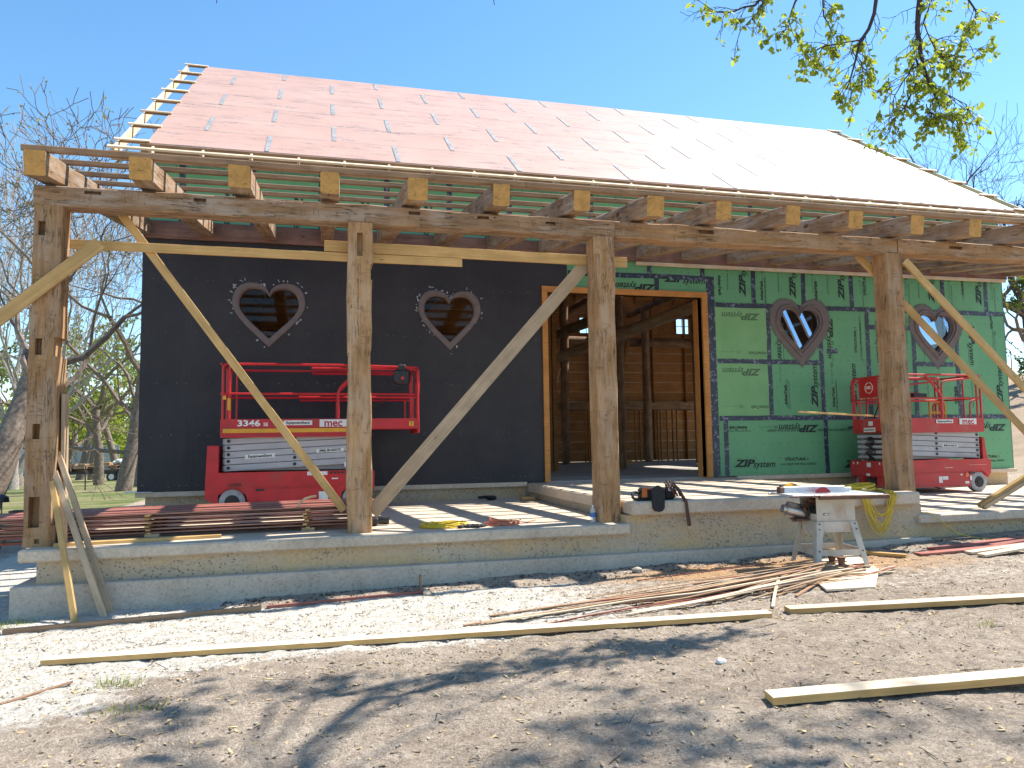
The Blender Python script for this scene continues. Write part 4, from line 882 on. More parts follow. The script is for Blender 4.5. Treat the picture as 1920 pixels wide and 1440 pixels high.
        for zz, yy2 in ((1.43, .02), (1.30, -.02)): plate(xe+.012, zz, .13 if zz > 1.4 else .34, .09, TEQ if zz < 1.4 else None, face='+x', yy=yy2, k=.7)
        plate(xe+.012, 1.30, .07, .09, face='+x', yy=.40, base='white'); plate(2.425, .58, .12, .09, face='+x', yy=.03); plate(2.425, .38, .11, .05, face='+x', yy=.0)
        for yy2 in (.46, .34, -.30, -.42): plate(2.425, .61, .035, .05, face='+x', yy=yy2)
        pm = MB(W); pm.box((xe+.003, -.25, 1.97), (xe+.018, .28, 2.37), bev=.006); pn = pm.build('control_shield', ['red'], root, W)
        rg = MB(W); rg.tube([(xe+.021, .03+.11*math.cos(a*math.pi/14), 2.17+.11*math.sin(a*math.pi/14)) for a in range(28)], .006, 5, closed=True); rg.build('emblem_ring', ['whiteink'], pn, W)
        m2 = TMECC.copy(); m2.materials.clear(); m2.materials.append(M['whiteink']); link('lettering', m2, pn, W @ Matrix.Translation((xe+.0215, .03, 2.17)) @ Matrix(((0, 0, 1), (1, 0, 0), (0, 1, 0))).to_4x4() @ Matrix.Diagonal((.85, .95, 1, 1)))
        bb = MB(W); bb.box((xe-.07, .28, 2.1), (xe+.0, .42, 2.37), bev=.03); bb.build('seat_pouch', ['blackpl'], root, W)
    return root
lift('red scissor lift with grey folded scissor stack, parked in front of the black wrapped wall', (1.50, -1.04, ZL), 0, .91, 0)
lift('red scissor lift with a yellow hoop in its basket, before the green wall', (16.42, -1.06, ZR), math.pi, .05, 1)
pb = at(1498, 772, 1, -1.9); pe = at(1672, 778, 1, -1.2)
board('pole', (pb.x, pb.y, pb.z), (pe.x, -.9, pe.z-.02), .05, .035, 'pine', 'long yellow stick poking out sideways from the basket of the right scissor lift')

# ------------------------------------------------------------------ lumber stack on the left slab
rnd = random.Random(2); ORD = ['bottom', 'second', 'third', 'fourth', 'fifth', 'sixth']
for lay in range(6):
    z = ZL+.075+lay*.0455
    for j in range(8):
        front_ = j == 0; top = lay == 5
        if not (front_ or top or lay == 4 or j == 7): continue
        y = -4.22+j*.148+rnd.uniform(-.01, .01)-(.02*lay if front_ else 0); xa = (-.95 if j % 3 else -.6)+rnd.uniform(-.12, .12); xb = 3.6+rnd.uniform(-.1, .25)
        if top and j > 5: xa += .8
        zz = z+(rnd.uniform(0, .012) if top else 0)
        nm = ['nearest', 'second', 'third', 'fourth', 'fifth', 'sixth', 'seventh', 'farthest'][j]
        lb = f'red stained board, {nm} one in the top layer of the lumber stack' if top else (f'red stained board at the near edge of the {ORD[lay]} layer from below' if front_ else f'red stained board inside the stack, {nm} in the {ORD[lay]} layer')
        board('lumber_board', (xa, y, zz-.035), (xb, y+rnd.uniform(-.02, .02), zz), .138, .021, 'redboard', lb, 'red stained boards stacked on the porch slab', edge='rawedge')
for sx, nm in ((1.05, 'left'), (2.88, 'right')):
    for lay in range(6):
        z = ZL+.053+lay*.0455; x = sx+rnd.uniform(-.02, .02)
        board('spacer_stick', (x, -4.36+rnd.uniform(-.03, .03)-.02*lay, z-.008), (x+.02, -3.1, z-.008), .05, .022, 'pine', f'yellow spacer stick in the {nm} column of the lumber stack, {ORD[lay]} from below', 'spacer sticks in the lumber stack')
    board('bearer_block', (sx-.06, -4.28, ZL+.021), (sx+.10, -4.28, ZL+.021), .09, .04, 'pinegrey', f'thick wood block carrying the {nm} end of the lumber stack', 'blocks under the lumber stack')
m = MB(); pts = [(-.16+.04*i, .0, .07*math.sin(i*.55)) for i in range(8)]; m.tube([(2.78, -4.33, .0), (2.80, -4.34, .05), (2.86, -4.35, .095), (2.94, -4.36, .12), (3.0, -4.36, .125)], .016, 5); tag(m.build('bent_offcut', ['pinegrey'], None), 'curved pale offcut standing up on the lumber stack left of the second post', 'offcut')
for i, y in enumerate((-4.3, -4.12)):
    board('lumber_board', (-1.6, y, -.30-.09*i), (-.25, y+.05, -.25-.085*i), .14, .03, 'redboard', ['red brown plank sticking out left past the corner post', 'lower red brown plank jutting out left past the corner post'][i])
board('plank', (.18, -4.86, ZL+.019), (1.9, -4.62, ZL+.019), .10, .036, 'pine', 'short yellow plank lying flat on the slab edge in front of the lumber stack')
m = MB(); m.tube([(3.72, -4.0, -.24), (3.95, -4.02, -.25)], .05, 8); m.box((3.5, -4.12, -.30), (3.8, -3.95, -.2), bev=.02); tag(m.build('caulk_gun', ['blackpl'], None), 'black tool lying behind the foot of the second post', 'tool')
# leaning two-by-fours at the left post
def lean(p0, p1, lab, w=.038, h=.09, mat='pinegrey'):
    a, b = at(*p0), at(*p1); o = board('leaning_board', b, a, w, h, mat, lab, up=Vector((0, 1, .0))); return o
lean((98, 903, 1, -4.83), (141, 1171, 2, gz(.64, -5.7)-.01), 'orange tinted board leaning steeply on the corner post, leftmost of three', .06, .038, 'pine')
lean((103, 885, 1, -4.78), (196, 1160, 2, gz(.86, -5.45)-.02), 'grey tinted board leaning on the corner post, middle one of three', .065, .038)
lean((109, 848, 1, -4.70), (210, 1155, 2, gz(.9, -5.38)-.02), 'tallest thin board leaning on the corner post, rightmost of three', .06, .04)
p = at(103, 740, 1, -4.6); board('upright_board', (.215, -4.66, ZL), (.185, -4.66, p.z), .14, .04, 'pinegrey', 'upright board strapped to the right side of the corner post', up=Vector((1, 0, 0)))
# ------------------------------------------------------------------ boards on the ground
def gboard(p0, p1, w, h, mat, lab, lift_=0, group=None, name='ground_board'):
    a, b = at(p0[0], p0[1], 2, -.93), at(p1[0], p1[1], 2, -.9)
    for _ in range(3): a = at(p0[0], p0[1], 2, gz(a.x, a.y)+h*.5); b = at(p1[0], p1[1], 2, gz(b.x, b.y)+h*.5)
    b = b+Vector((0, 0, lift_)); a = a+Vector((0, 0, .006)); b = b+Vector((0, 0, .006)); return board(name, a, b, w, h, mat, lab, group, edge='pine' if w == .14 else None)
gboard((84, 1240), (1442, 1152), .14, .045, 'cream', 'longest yellow board lying on the ground across the left half, beyond it pale gravel')
gboard((1476, 1145), (1990, 1118), .14, .05, 'cream', 'pale board on the ground just beyond the long yellow board, running out to the right')
gboard((1442, 1310), (2050, 1272), .14, .05, 'cream', 'pale board in the right foreground, lower one on the bare dirt', .05)
gboard((5, 1186), (490, 1141), .035, .05, 'purlin', 'red form board on edge along the foot of the concrete base at the left')
gboard((500, 1139), (800, 1110), .03, .03, 'redboard', 'half buried red form board continuing along the concrete base')
gboard((1530, 1030), (1700, 1043), .10, .04, 'pine', 'short yellow board on the ground behind the table saw')
gboard((0, 1322), (135, 1280), .03, .012, 'logs', 'thin dark stick on the dirt at the left edge', name='stick')
for i, (p0, p1, lb) in enumerate((((1745, 1030), (1990, 1000), 'dark red board on the ground at the right, nearest the concrete wall'), ((1720, 1040), (1990, 1018), 'dark red board on the ground at the right, second from the wall'), ((1860, 1024), (1990, 1008), 'short dark red board lying on top of the right pile'), ((1815, 1037), (1990, 1022), 'pale board in the right pile of red boards'), ((1840, 1042), (1990, 1027), 'yellow board at the near side of the right pile of red boards'))):
    gboard(p0, p1, .13, .03, 'redboard' if i < 3 else 'cream', lb, .02*i, 'boards by the right concrete wall')
p = at(788, 1105, 1, -5.62); board('stake', (p.x, p.y, p.z-.1), (p.x, p.y, p.z+.16), .02, .09, 'purlin', 'short wooden stake standing in the dirt against the concrete footing', up=Vector((0, 1, 0)))
# ripped offcut strips in front of the saw
rnd = random.Random(21)
for k in range(62):
    if k < 30: xb = rnd.uniform(8.0, 9.0); L = rnd.uniform(1.2, 3.9); y = -6.9+rnd.uniform(-.27, .22); a = R(rnd.gauss(180+7, 3))
    elif k < 50: xb = rnd.uniform(7.8, 9.6); L = rnd.uniform(.7, 1.9); y = -6.8+rnd.uniform(-.22, .35); a = R(rnd.gauss(192, 12))
    else: xb = rnd.uniform(8.2, 9.8); L = rnd.uniform(.3, .8); y = -6.65+rnd.uniform(-.3, .4); a = R(rnd.uniform(158, 212))
    yb = y+.0*(xb-8); xe_, ye_ = xb+L*math.cos(a), yb+L*math.sin(a); hgt = .02+.12*math.exp(-((xb-8.5)/1.)**2)*rnd.random()*(1 if k > 6 else .3)
    mat = rnd.choice(['strip', 'strip', 'cream', 'redboard', 'purlin', 'pinegrey'])
    n = 5; m = MB(); w, h = rnd.uniform(.012, .04), rnd.uniform(.005, .014); bow = rnd.uniform(-.05, .05)*L; pts = []
    for i in range(n+1):
        t = i/n; x = xb+(xe_-xb)*t; yy = yb+(ye_-yb)*t+bow*t*(1-t); z = gz(x, yy)+.015+hgt*(1-t)+.015*math.sin(t*3.1)
        pts.append(Vector((x, yy, z)))
    V = []; F = []
    for i, q in enumerate(pts):
        d = (pts[min(i+1, n)]-pts[max(i-1, 0)]).normalized(); s_ = Vector((-d.y, d.x, 0)).normalized()*w/2; u = Vector((0, 0, h/2)); V += [q-s_-u, q+s_-u, q+s_+u, q-s_+u]
    for i in range(n): F += [(i*4+j, i*4+(j+1) % 4, i*4+4+(j+1) % 4, i*4+4+j) for j in range(4)]
    F += [(3, 2, 1, 0), (n*4, n*4+1, n*4+2, n*4+3)]; T = Matrix.Translation(pts[0]) @ Matrix.Rotation(a, 4, 'Z'); inv = T.inverted()
    o = mesh_obj('offcut_strip', [inv @ v for v in V], F, mat, None, T); tag(o, 'thin ripped wood strip lying in the tangled offcut pile in front of the table saw', 'offcut', 'thin offcut strips piled in front of the saw')
# ------------------------------------------------------------------ table saw
SX, SY = 9.07, -6.27; SZ = gz(SX, SY); SR = R(-9)
saw = thing('table_saw', 'old cream enamel table saw on splayed sheet metal legs, red blade raised', 'table saw', (SX, SY, SZ+.03), SR); WS = WM[saw.name] @ Matrix.Scale(.89, 4)
def SB(name, mats, fn, par=None, smooth=False): m = MB(WS); fn(m); return m.build(name, mats, par or saw, WS, smooth)
def cab(m):
    for a, b in (((-.27, -.235, .60), (.27, -.225, .93)), ((-.27, .225, .60), (.27, .235, .93)), ((.26, -.225, .60), (.27, .225, .93))): m.box(a, b)
    m.box((-.27, -.225, .60), (-.26, .225, .70)); m.box((-.27, -.225, .61), (.27, .225, .62)); m.box((-.272, -.237, .595), (.272, -.225, .602))
SB('cabinet', ['saw'], cab)
SB('stand_top', ['saw'], lambda m: (m.prism([(-.28, .46), (-.28, .60), (.28, .60), (.30, .46), (.17, .46), (-.16, .46)], -.25, -.242), m.prism([(-.28, .46), (-.28, .60), (.28, .60), (.30, .46)], .242, .25), m.box((-.286, -.242, .46), (-.278, .242, .60)), m.box((.282, -.242, .46), (.29, .242, .60))))
for sx in (-1, 1):
    for sy in (-1, 1):
        def leg(m):
            t = Vector((sx*.28, sy*.245, .60)); b = Vector((sx*.37, sy*.36, .0)); w = .085
            for ax in (Vector((1, 0, 0))*-sx, Vector((0, 1, 0))*-sy):
                n = Vector((0, sy, 0)) if abs(ax.x) > 0 else Vector((sx, 0, 0)); V = [t, t+ax*(w+.015), b+ax*w*.75, b]; V = V+[v+n*.006 for v in V]
                m.add(V, [(0, 1, 2, 3), (7, 6, 5, 4), (0, 4, 5, 1), (1, 5, 6, 2), (2, 6, 7, 3), (3, 7, 4, 0)])
        lg = SB('leg', ['saw'], leg)
        SB('bolt', ['darkmetal'], lambda m: [m.cyl((sx*(.275-.03+(.6-z)*.15), sy*(.25+(.6-z)*.205)+sy*.006, z), 'y', .009, .012, 8) for z in (.57, .50, .22)], lg)
for s in (-1, 1):
    SB('stretcher', ['saw'], lambda m: m.box((-.335, s*.317-.004, .16), (.335, s*.317+.004, .24))); SB('stretcher', ['saw'], lambda m: m.box((s*.335-.004, -.31, .16), (s*.335+.004, .31, .24)))
tb = SB('saw_table', ['steel'], lambda m: (m.box((-.34, -.34, .945), (.32, .34, .97), bev=.004), m.box((-.30, -.30, .925), (.28, .30, .945))))
SB('extension_wing', ['alu'], lambda m: (m.box((.325, -.34, .945), (.62, .34, .968), bev=.004), m.box((-.64, -.34, .945), (-.345, .34, .968), bev=.004)))
SB('front_rail', ['rust'], lambda m: (m.box((-.30, -.405, .905), (.68, -.352, .962), bev=.008), m.box((-.70, -.385, .94), (-.22, -.36, .955))))
SB('rear_rail', ['alu'], lambda m: m.box((-.66, .352, .93), (.64, .39, .96), bev=.004))
fn_ = SB('rip_fence', ['alu'], lambda m: (m.box((-.55, .12, .975), (.34, .17, 1.055), bev=.006), m.box((-.55, .10, .972), (.34, .119, .99)), m.box((-.55, .112, 1.02), (.34, .119, 1.03)), m.box((.34, .125, .975), (.44, .165, 1.03), bev=.006)))
SB('fence_clamp', ['rust'], lambda m: (m.box((-.62, .08, .96), (-.552, .2, 1.05), bev=.01), m.box((-.60, .12, 1.05), (-.575, .15, 1.08))))
def blade(m):
    n = 40; pts = []
    for i in range(n*2): a = math.pi*i/n; r = .125 if i % 2 else .118; pts.append((-.045+r*math.cos(a), .925+r*math.sin(a)))
    m.prism(pts, -.0015, .0015)
SB('blade', ['blade'], blade)
def motor(m):
    m.T = WS @ Matrix.Translation((-.44, .05, .72)) @ Matrix.Rotation(R(14), 4, 'Y'); m.cyl((0, 0, 0), 'x', .085, .26, 20); m.cyl((-.15, 0, 0), 'x', .06, .06, 16); m.cyl((.14, 0, 0), 'x', .07, .03, 16); m.box((-.13, -.05, .075), (.09, .05, .115), bev=.02)
SB('motor', ['steel'], motor, smooth=True)
SB('motor_mount', ['rust'], lambda m: (m.box((-.46, -.06, .60), (-.27, .16, .625)), m.box((-.5, .0, .585), (-.36, .03, .60)), m.tube([(-.29, -.05, .62), (-.36, -.07, .78), (-.30, -.06, .80)], .012, 6)))
SB('belt', ['blackpl'], lambda m: m.tube([(-.34, -.10, .64), (-.20, -.05, .80), (-.19, -.05, .84), (-.30, -.10, .76)], .007, 6, closed=True))
SB('trunnion', ['rust'], lambda m: (m.box((-.2, -.15, .80), (.1, .15, .90)), m.cyl((-.25, -.1, .88), 'x', .03, .1, 10), m.box((-.26, .05, .72), (-.2, .15, .85))))
SB('tilt_wheel', ['rust'], lambda m: (m.tube([(.31, .02+.08*math.cos(a*math.pi/10), .76+.08*math.sin(a*math.pi/10)) for a in range(20)], .009, 6, closed=True), m.box((.27, 0, .85), (.34, .05, .90)), m.cyl((.29, .02, .76), 'x', .015, .06, 8), m.cyl((.33, .03, .80), 'x', .012, .07, 8)), smooth=True)
bd = SB('badge', ['darkmetal'], lambda m: m.box((-.175, -.241, .685), (-.10, -.2355, .712))); SB('badge_plate', ['alu'], lambda m: m.box((-.165, -.2435, .691), (-.11, -.2412, .706)), bd)
for i, (px, py, dx) in enumerate(((1560, 1052, .0), (1578, 1054, .0))):
    p = at(px, py, 2, SZ+.06); m = MB(); m.tube([(p.x, p.y, SZ+.01), (p.x, p.y, SZ+.05), (p.x, p.y, SZ+.11)], [.05, .035, .045], 12); m.cyl((p.x, p.y, SZ+.115), 'z', .05, .012, 12)
    tag(m.build('rusty_weight', ['rust'], None, Matrix.Translation((p.x, p.y, SZ)), True), ['rusty iron fitting on the sheet under the saw, left of two', 'rusty iron fitting on the sheet under the saw, right of two'][i], 'iron fitting', 'rusty fittings under the saw')
ca = [at(x, y, 2, SZ+.03) for x, y in ((1460, 1068), (1578, 1040), (1648, 1072), (1640, 1103), (1560, 1108), (1520, 1107))]
cc = [at(1500, 1068, 2, SZ+.02), at(1585, 1028, 2, SZ+.02), at(1648, 1068, 2, SZ+.02), at(1641, 1101, 2, SZ+.02), at(1550, 1106, 2, SZ+.02)]
V = [Vector((q.x, q.y, SZ+.004)) for q in cc]+[Vector((q.x, q.y, SZ+.026)) for q in cc]; n = len(cc)
tag(mesh_obj('plywood_sheet', V, [tuple(range(n)), tuple(range(2*n-1, n-1, -1))]+[(i, i+n, (i+1) % n+n, (i+1) % n) for i in range(n)], 'cream'), 'pale board sheet lying flat on the ground under the table saw legs', 'sheet')
p = at(1595, 1043, 2, SZ+.25); m = MB(); T = Matrix.Translation((p.x, p.y, SZ+.245)) @ Matrix.Rotation(R(18), 4, 'Z')
m.box((-.24, -.13, 0), (.22, .13, .008)); o = m.build('paper_sheet', ['white'], None, T); o.matrix_basis = T; tag(o, 'sheet of white speckled board lying on the lower shelf of the table saw', 'sheet')
# ------------------------------------------------------------------ cords, bottle, belt
def coil(name, c, rx, ry, turns, r, mat, lab, seed, h=.05, tail=None, cat='cord'):
    rr = random.Random(seed); pts = []; N = 22*turns
    for i in range(N):
        a = 2*math.pi*i/22; k = 1-.28*rr.random()*0-.22*math.sin(i*.13+seed); pts.append((c[0]+rx*k*math.cos(a)+.015*math.sin(i*.9), c[1]+ry*k*math.sin(a)+.012*math.cos(i*.7), c[2]+r+h*(.5+.5*math.sin(i*.37+seed))*(.2+.8*rr.random()*.3+.5*(i/N))))
    if tail: pts += tail
    m = MB(); m.tube(pts, r, 6); return tag(m.build(name, [mat], None, None, True), lab, cat)
coil('extension_cord', (4.62, -4.55, ZL), .26, .17, 13, .0065, 'cordy', 'coiled yellow extension cord lying on the left porch slab', 3, .07)
coil('extension_cord', (5.38, -4.58, ZL), .20, .13, 4, .006, 'cordo', 'tangled orange extension cord lying on the slab right of the yellow coil', 5, .10, [(5.6, -4.5, ZL+.03), (5.75, -4.45, ZL+.01), (5.95, -4.2, ZL+.01)])
m = MB(); rnd = random.Random(5)
for k in range(7): m.box((-.07, -.03, 0), (.07, .03, .04), T=Matrix.Translation((4.92+rnd.uniform(-.12, .18), -4.74+rnd.uniform(-.04, .05), ZL+.0)) @ Matrix.Rotation(rnd.uniform(-1, 1), 4, 'Z'), bev=.012)
tag(m.build('work_gloves', ['bagblk'], None), 'crumpled dark blue gloves lying between the yellow and orange cords', 'gloves')
m = MB(); rnd = random.Random(6)
for k in range(9): m.box((-.06, -.05, 0), (.07, .05, .05), T=Matrix.Translation((6.12+rnd.uniform(-.15, .15), -.33+rnd.uniform(-.05, .05), ZL+rnd.uniform(0, .04))) @ Matrix.Rotation(rnd.uniform(-1.5, 1.5), 4, (rnd.random(), rnd.random(), 1)), bev=.02)
tag(m.build('black_rag', ['bagblk'], None), 'small black crumpled bundle lying at the foot of the wall beside the stoop', 'bundle')
tag(lab('wood_block', (6.68, -.75, ZL), (6.96, -.55, ZL+.07), 'pine', None), 'small wooden block tucked against the stoop below the ledge', 'block')
m = MB(); c = (6.60, -4.72); m.tube([(c[0], c[1], ZL+.001), (c[0], c[1], ZL+.01), (c[0], c[1], ZL+.15), (c[0], c[1], ZL+.19), (c[0], c[1], ZL+.21)], [.03, .036, .036, .022, .013], 16)
bt = m.build('water_bottle', ['water'], None, Matrix.Translation((c[0], c[1], ZL)), True); tag(bt, 'clear plastic water bottle standing on the slab left of the third post', 'bottle')
m = MB(); m.cyl((c[0], c[1], ZL+.22), 'z', .015, .02, 12); m.build('cap', ['white'], bt, Matrix.Translation((c[0], c[1], ZL))); m = MB(); m.tube([(c[0], c[1], ZL+.07), (c[0], c[1], ZL+.13)], .0368, 16, cap=False); m.build('label', ['blue'], bt, Matrix.Translation((c[0], c[1], ZL)), True)
tbt = thing('tool_belt', 'black and orange tool belt with brown strap hanging over the stoop edge', 'tool belt', (7.4, -5.0, -.03)); WT = WM[tbt.name]
def TB(name, mats, fn, smooth=False): m = MB(WT); fn(m); return m.build(name, mats, tbt, WT, smooth)
TB('pouch', ['bagblk'], lambda m: (m.box((-.20, -.02, .0), (.12, .18, .17), bev=.03), m.box((.12, .0, .0), (.30, .2, .15), bev=.04)))
TB('front_pocket', ['bagblk'], lambda m: m.prism([(-.13, .16), (-.12, -.09), (-.09, -.125), (-.04, -.14), (.01, -.125), (.04, -.09), (.05, .16), (-.04, .21)], -.165, -.12))
TB('orange_trim', ['bagor'], lambda m: (m.box((-.215, -.035, .05), (-.145, -.02, .165)), m.box((-.2, -.034, .15), (-.1, -.019, .175)))); TB('orange_trim', ['bagor'], lambda m: m.box((.06, -.045, .03), (.10, -.02, .165)))
TB('strap', ['strap'], lambda m: (m.tube([(.24, .05, .2), (.30, -.03, .16), (.335, -.10, .05), (.36, -.14, -.02)], .022, 6), m.prism([(.335, .02), (.375, .0), (.42, -.335), (.365, -.335)], -.155, -.145)))
def mess(m):
    rr = random.Random(9)
    for k in range(9): x = .18+rr.uniform(-.05, .1); m.tube([(x, rr.uniform(0, .12), .12), (x+rr.uniform(-.02, .06), .05, .24+rr.uniform(-.03, .03)), (x+.06+rr.uniform(-.02, .06), rr.uniform(-.05, .05), .14), (x+.1, -.02, .05)], .01, 5)
TB('tie_straps', ['strap'], mess); TB('buckle', ['white'], lambda m: m.box((.17, -.02, .12), (.215, -.01, .17), bev=.01))
TB('belt', ['bagblk'], lambda m: m.tube(bent([(-.18, .1, .1), (-.32, .05, .12), (-.34, .0, .03), (-.2, .02, .02)], .08), .02, 6))
# cord draped over the stoop edge behind the saw
cx0 = at(1660, 925, 1, -5.14); pts = []; rr = random.Random(12); m = MB(); X0 = cx0.x-.12
for k in range(16):
    a0 = X0-.22+rr.uniform(-.1, .08); a1 = X0+.22+rr.uniform(-.08, .08); dp = .25+rr.uniform(.0, .33); y = YS-.035-.004*k
    m.tube([(a0-.03, -4.9+rr.uniform(0, .25), -.02+.01*(k % 4)), (a0-.01, YS+.02, .0), (a0, y-.012, -.06)]+[(a0+(a1-a0)*t/8, y-.012, -.06-dp*math.sin(math.pi*t/8)**.75) for t in range(1, 8)]+[(a1, y-.012, -.06), (a1+.01, YS+.02, .0), (a1+.02, -4.9+rr.uniform(0, .25), -.02+.01*(k % 4))], .006, 5)
for k in range(12): m.tube([(X0+.27*math.cos(t*.7+k)+(-.12), -4.88+.13*math.sin(t*.7+k), -.005+.008*k+.02*math.sin(t+k)) for t in range(9)], .0065, 5)
tag(m.build('extension_cord', ['cordy'], None, None, True), 'yellow extension cord in a bundle hanging down over the stoop edge behind the saw', 'cord')
m = MB(); g0 = at(1775, 1020, 1, -5.3); m.tube([(11.42, PY-.012, ZR+.03), (11.6, PY-.02, ZR+.04), (11.72, -5.08, ZR+.02), (11.85, -5.14, ZR-.1), (12.05, -5.2, ZR-.27), (12.35, -5.25, -.72), (12.5, -5.35, gz(12.5, -5.35)+.01), (12.3, -5.7, gz(12.3, -5.7)+.01)], .007, 6)
m.tube([(11.39+.0, PY-.02, ZR+.04), (11.3, PY+.1, ZR+.04), (11.39, PY+.33, ZR+.04)], .007, 6); tag(m.build('extension_cord', ['cordy'], None, None, True), 'single yellow cord running down the wall from the foot of the fourth post', 'cord')
p = at(1512, 915, 2, -.03); hh = thing('hard_hat', 'yellow hard hat resting on the stoop behind the saw fence', 'hard hat', (p.x-.9, p.y-.9, -.03))
m = MB(WM[hh.name]); m.tube([(0, 0, .0), (0, 0, .05), (0, 0, .10), (0, 0, .135), (0, 0, .15)], [.14, .135, .11, .06, .01], 20); m.build('shell', ['yellow'], hh, WM[hh.name], True); m = MB(WM[hh.name]); m.cyl((0, 0, .005), 'z', .17, .012, 24); m.build('brim', ['yellow'], hh, WM[hh.name])
# ------------------------------------------------------------------ trees
def leaf_mesh(name, pts, size, mat, parent, mw, seed, droop=.5, n=1, kind=None):
    rr = random.Random(seed); V = []; F = []; A = []
    for p in pts:
        for _ in range(n):
            d = Vector((rr.gauss(0, 1), rr.gauss(0, 1), rr.gauss(-droop, .8))).normalized(); u = d.orthogonal().normalized(); u = (Matrix.Rotation(rr.uniform(0, 6.28), 3, d) @ u); w = d.cross(u)
            s = size*rr.uniform(.55, 1.25); q = p+Vector((rr.gauss(0, 1), rr.gauss(0, 1), rr.gauss(0, 1)))*size*.35; o = len(V)
            V += [q, q+d*s*.5+u*s*.34+w*s*.06, q+d*s, q+d*s*.5-u*s*.34+w*s*.06]; F += [(o, o+1, o+2), (o, o+2, o+3)]; t = rr.random(); A += [t]*4
    inv = mw.inverted(); V = [inv @ v for v in V]
    return mesh_obj(name, V, F, mat, parent, mw, attr={'tint': ('POINT', A)})
def grow(m, p, d, L, r, lv, rr, tips, gnarl=.35, split=(2, 3), ang=.6, up=.12, shrink=.72, sides=(8, 6, 5, 4, 3, 3, 3), lvl=0, minr=.004, cont=True):
    n = 4 if lvl < 3 else 3; pts = [p.copy()]; rad = [r]; dd = d.copy()
    for i in range(n):
        dd = (dd+Vector((rr.gauss(0, gnarl), rr.gauss(0, gnarl), rr.gauss(up, gnarl)))*.55).normalized(); p = p+dd*L/n*rr.uniform(.8, 1.2); pts.append(p.copy()); rad.append(max(minr, r*(1-.38*(i+1)/n)))
    m.tube(pts, rad, sides[min(lvl, len(sides)-1)], cap=False)
    if lvl >= lv-2: tips += [(q, lvl) for q in pts[1:]]
    if lvl >= lv: return
    k = rr.randint(*split)
    for j in range(k):
        ax = dd.orthogonal().normalized(); ax = Matrix.Rotation(rr.uniform(0, 6.28), 3, dd) @ ax; nd = (Matrix.Rotation(rr.gauss(ang, .15), 3, ax) @ dd).normalized()
        st = pts[-1] if j < 2 else pts[rr.choice([2, 3])]
        grow(m, st, nd, L*shrink*rr.uniform(.75, 1.2), max(minr, rad[-1]*(.8 if j == 0 else .62)), lv, rr, tips, gnarl, split, ang, up, shrink, sides, lvl+1, minr)
def tree(x, y, H, r, seed, label, lean=(0, 0), lv=5, bark='bark', leaf=None, lsize=.12, ln=2, gnarl=.35, ang=.6, up=.12, split=(2, 3), trunkL=.3, group='trees beyond the barn', shrink=.74, dens=1., minr=.012, limbs=(), brf=.68, cat='tree', name='oak_tree', zoff=0):
    z = gz(x, y)-.1+zoff; T = Matrix.Translation((x, y, z)); root = thing(name, label, cat, (x, y, z), 0, group); rr = random.Random(seed)
    m = MB(); p = Vector((x, y, z)); d = Vector((lean[0], lean[1], 1)).normalized(); L = H*trunkL
    pts = [p]; rad = [r*1.25]; dd = d
    for i in range(6):
        dd = (dd+Vector((rr.gauss(0, .07), rr.gauss(0, .07), 0))).normalized(); p = p+dd*L/6; pts.append(p.copy()); rad.append(r*(1.1-.06*i) if i else r*1.12)
    m.tube(pts, rad, 12, cap=False); tr = m.build('trunk', [bark], root, T, True); b = MB(); tips = []
    k = rr.randint(2, 4)
    for j in range(k):
        a = 2*math.pi*j/k+rr.uniform(-.5, .5); nd = (dd+Vector((math.cos(a), math.sin(a), 0))*rr.uniform(.35, .9)).normalized(); grow(b, pts[-1], nd, H*.24, rad[-1]*brf, lv, rr, tips, gnarl, split, ang, up, shrink, lvl=1, minr=minr)
    for (zf, dx, dy, dz, LL, rf) in limbs:
        i = min(6, int(zf*6)); grow(b, pts[i], Vector((dx, dy, dz)).normalized(), LL, r*rf, lv-1, rr, tips, gnarl, split, ang, up*.6, shrink, lvl=1, minr=minr)
    b.build('branches', [bark], root, T, True)
    if leaf:
        q = [t[0] for t in tips]; rr.shuffle(q); q = q[:int(len(q)*dens)]; leaf_mesh('crown', q, lsize, leaf, root, T, seed+1, n=ln)
    return root
def px_ground(px, dist_y): p = at(px, 880, 1, dist_y); return p.x, dist_y
# left side, near to far
x, y = px_ground(-40, 10); tree(x, y, 13, .38, 131, 'thick leaning bare oak trunk at the left edge behind the corner post', lean=(.3, .1), lv=7, leaf='leafdry', lsize=.10, ln=1, dens=.35, limbs=((.8, .5, .2, .9, 3., .3), (.5, -.8, .3, .4, 3, .35)), trunkL=.34, brf=.4)
x, y = px_ground(232, 24); tree(x, y, 14, .30, 102, 'gnarled bare oak standing closest to the left corner of the barn', lean=(.06, 0), lv=7, leaf='leafdry', lsize=.14, ln=1, dens=.5, limbs=((.4, -1, .1, .0, 5.5, .34), (.8, -.8, .1, .4, 4.5, .4), (.9, .7, 0, .5, 4, .4)), gnarl=.42, trunkL=.4, shrink=.76)
x, y = px_ground(262, 30); tree(x, y, 13, .25, 103, 'dark oak trunk half hidden behind the black wall corner', lv=7, leaf='leafdry', lsize=.14, ln=1, dens=.5, bark='bark', gnarl=.4)
x, y = px_ground(20, 32); tree(x, y, 15, .34, 104, 'tall pale bare tree with many upright stems at the far left', lean=(-.05, 0), lv=6, bark='barkpale', leaf='leafdry', lsize=.10, ln=1, dens=.25, up=.35, ang=.33, gnarl=.2, split=(2, 3), trunkL=.18, shrink=.82, limbs=((.3, .3, .0, 1, 5, .7), (.4, -.35, .1, 1, 5, .7), (.5, .1, .2, 1, 5, .7)))
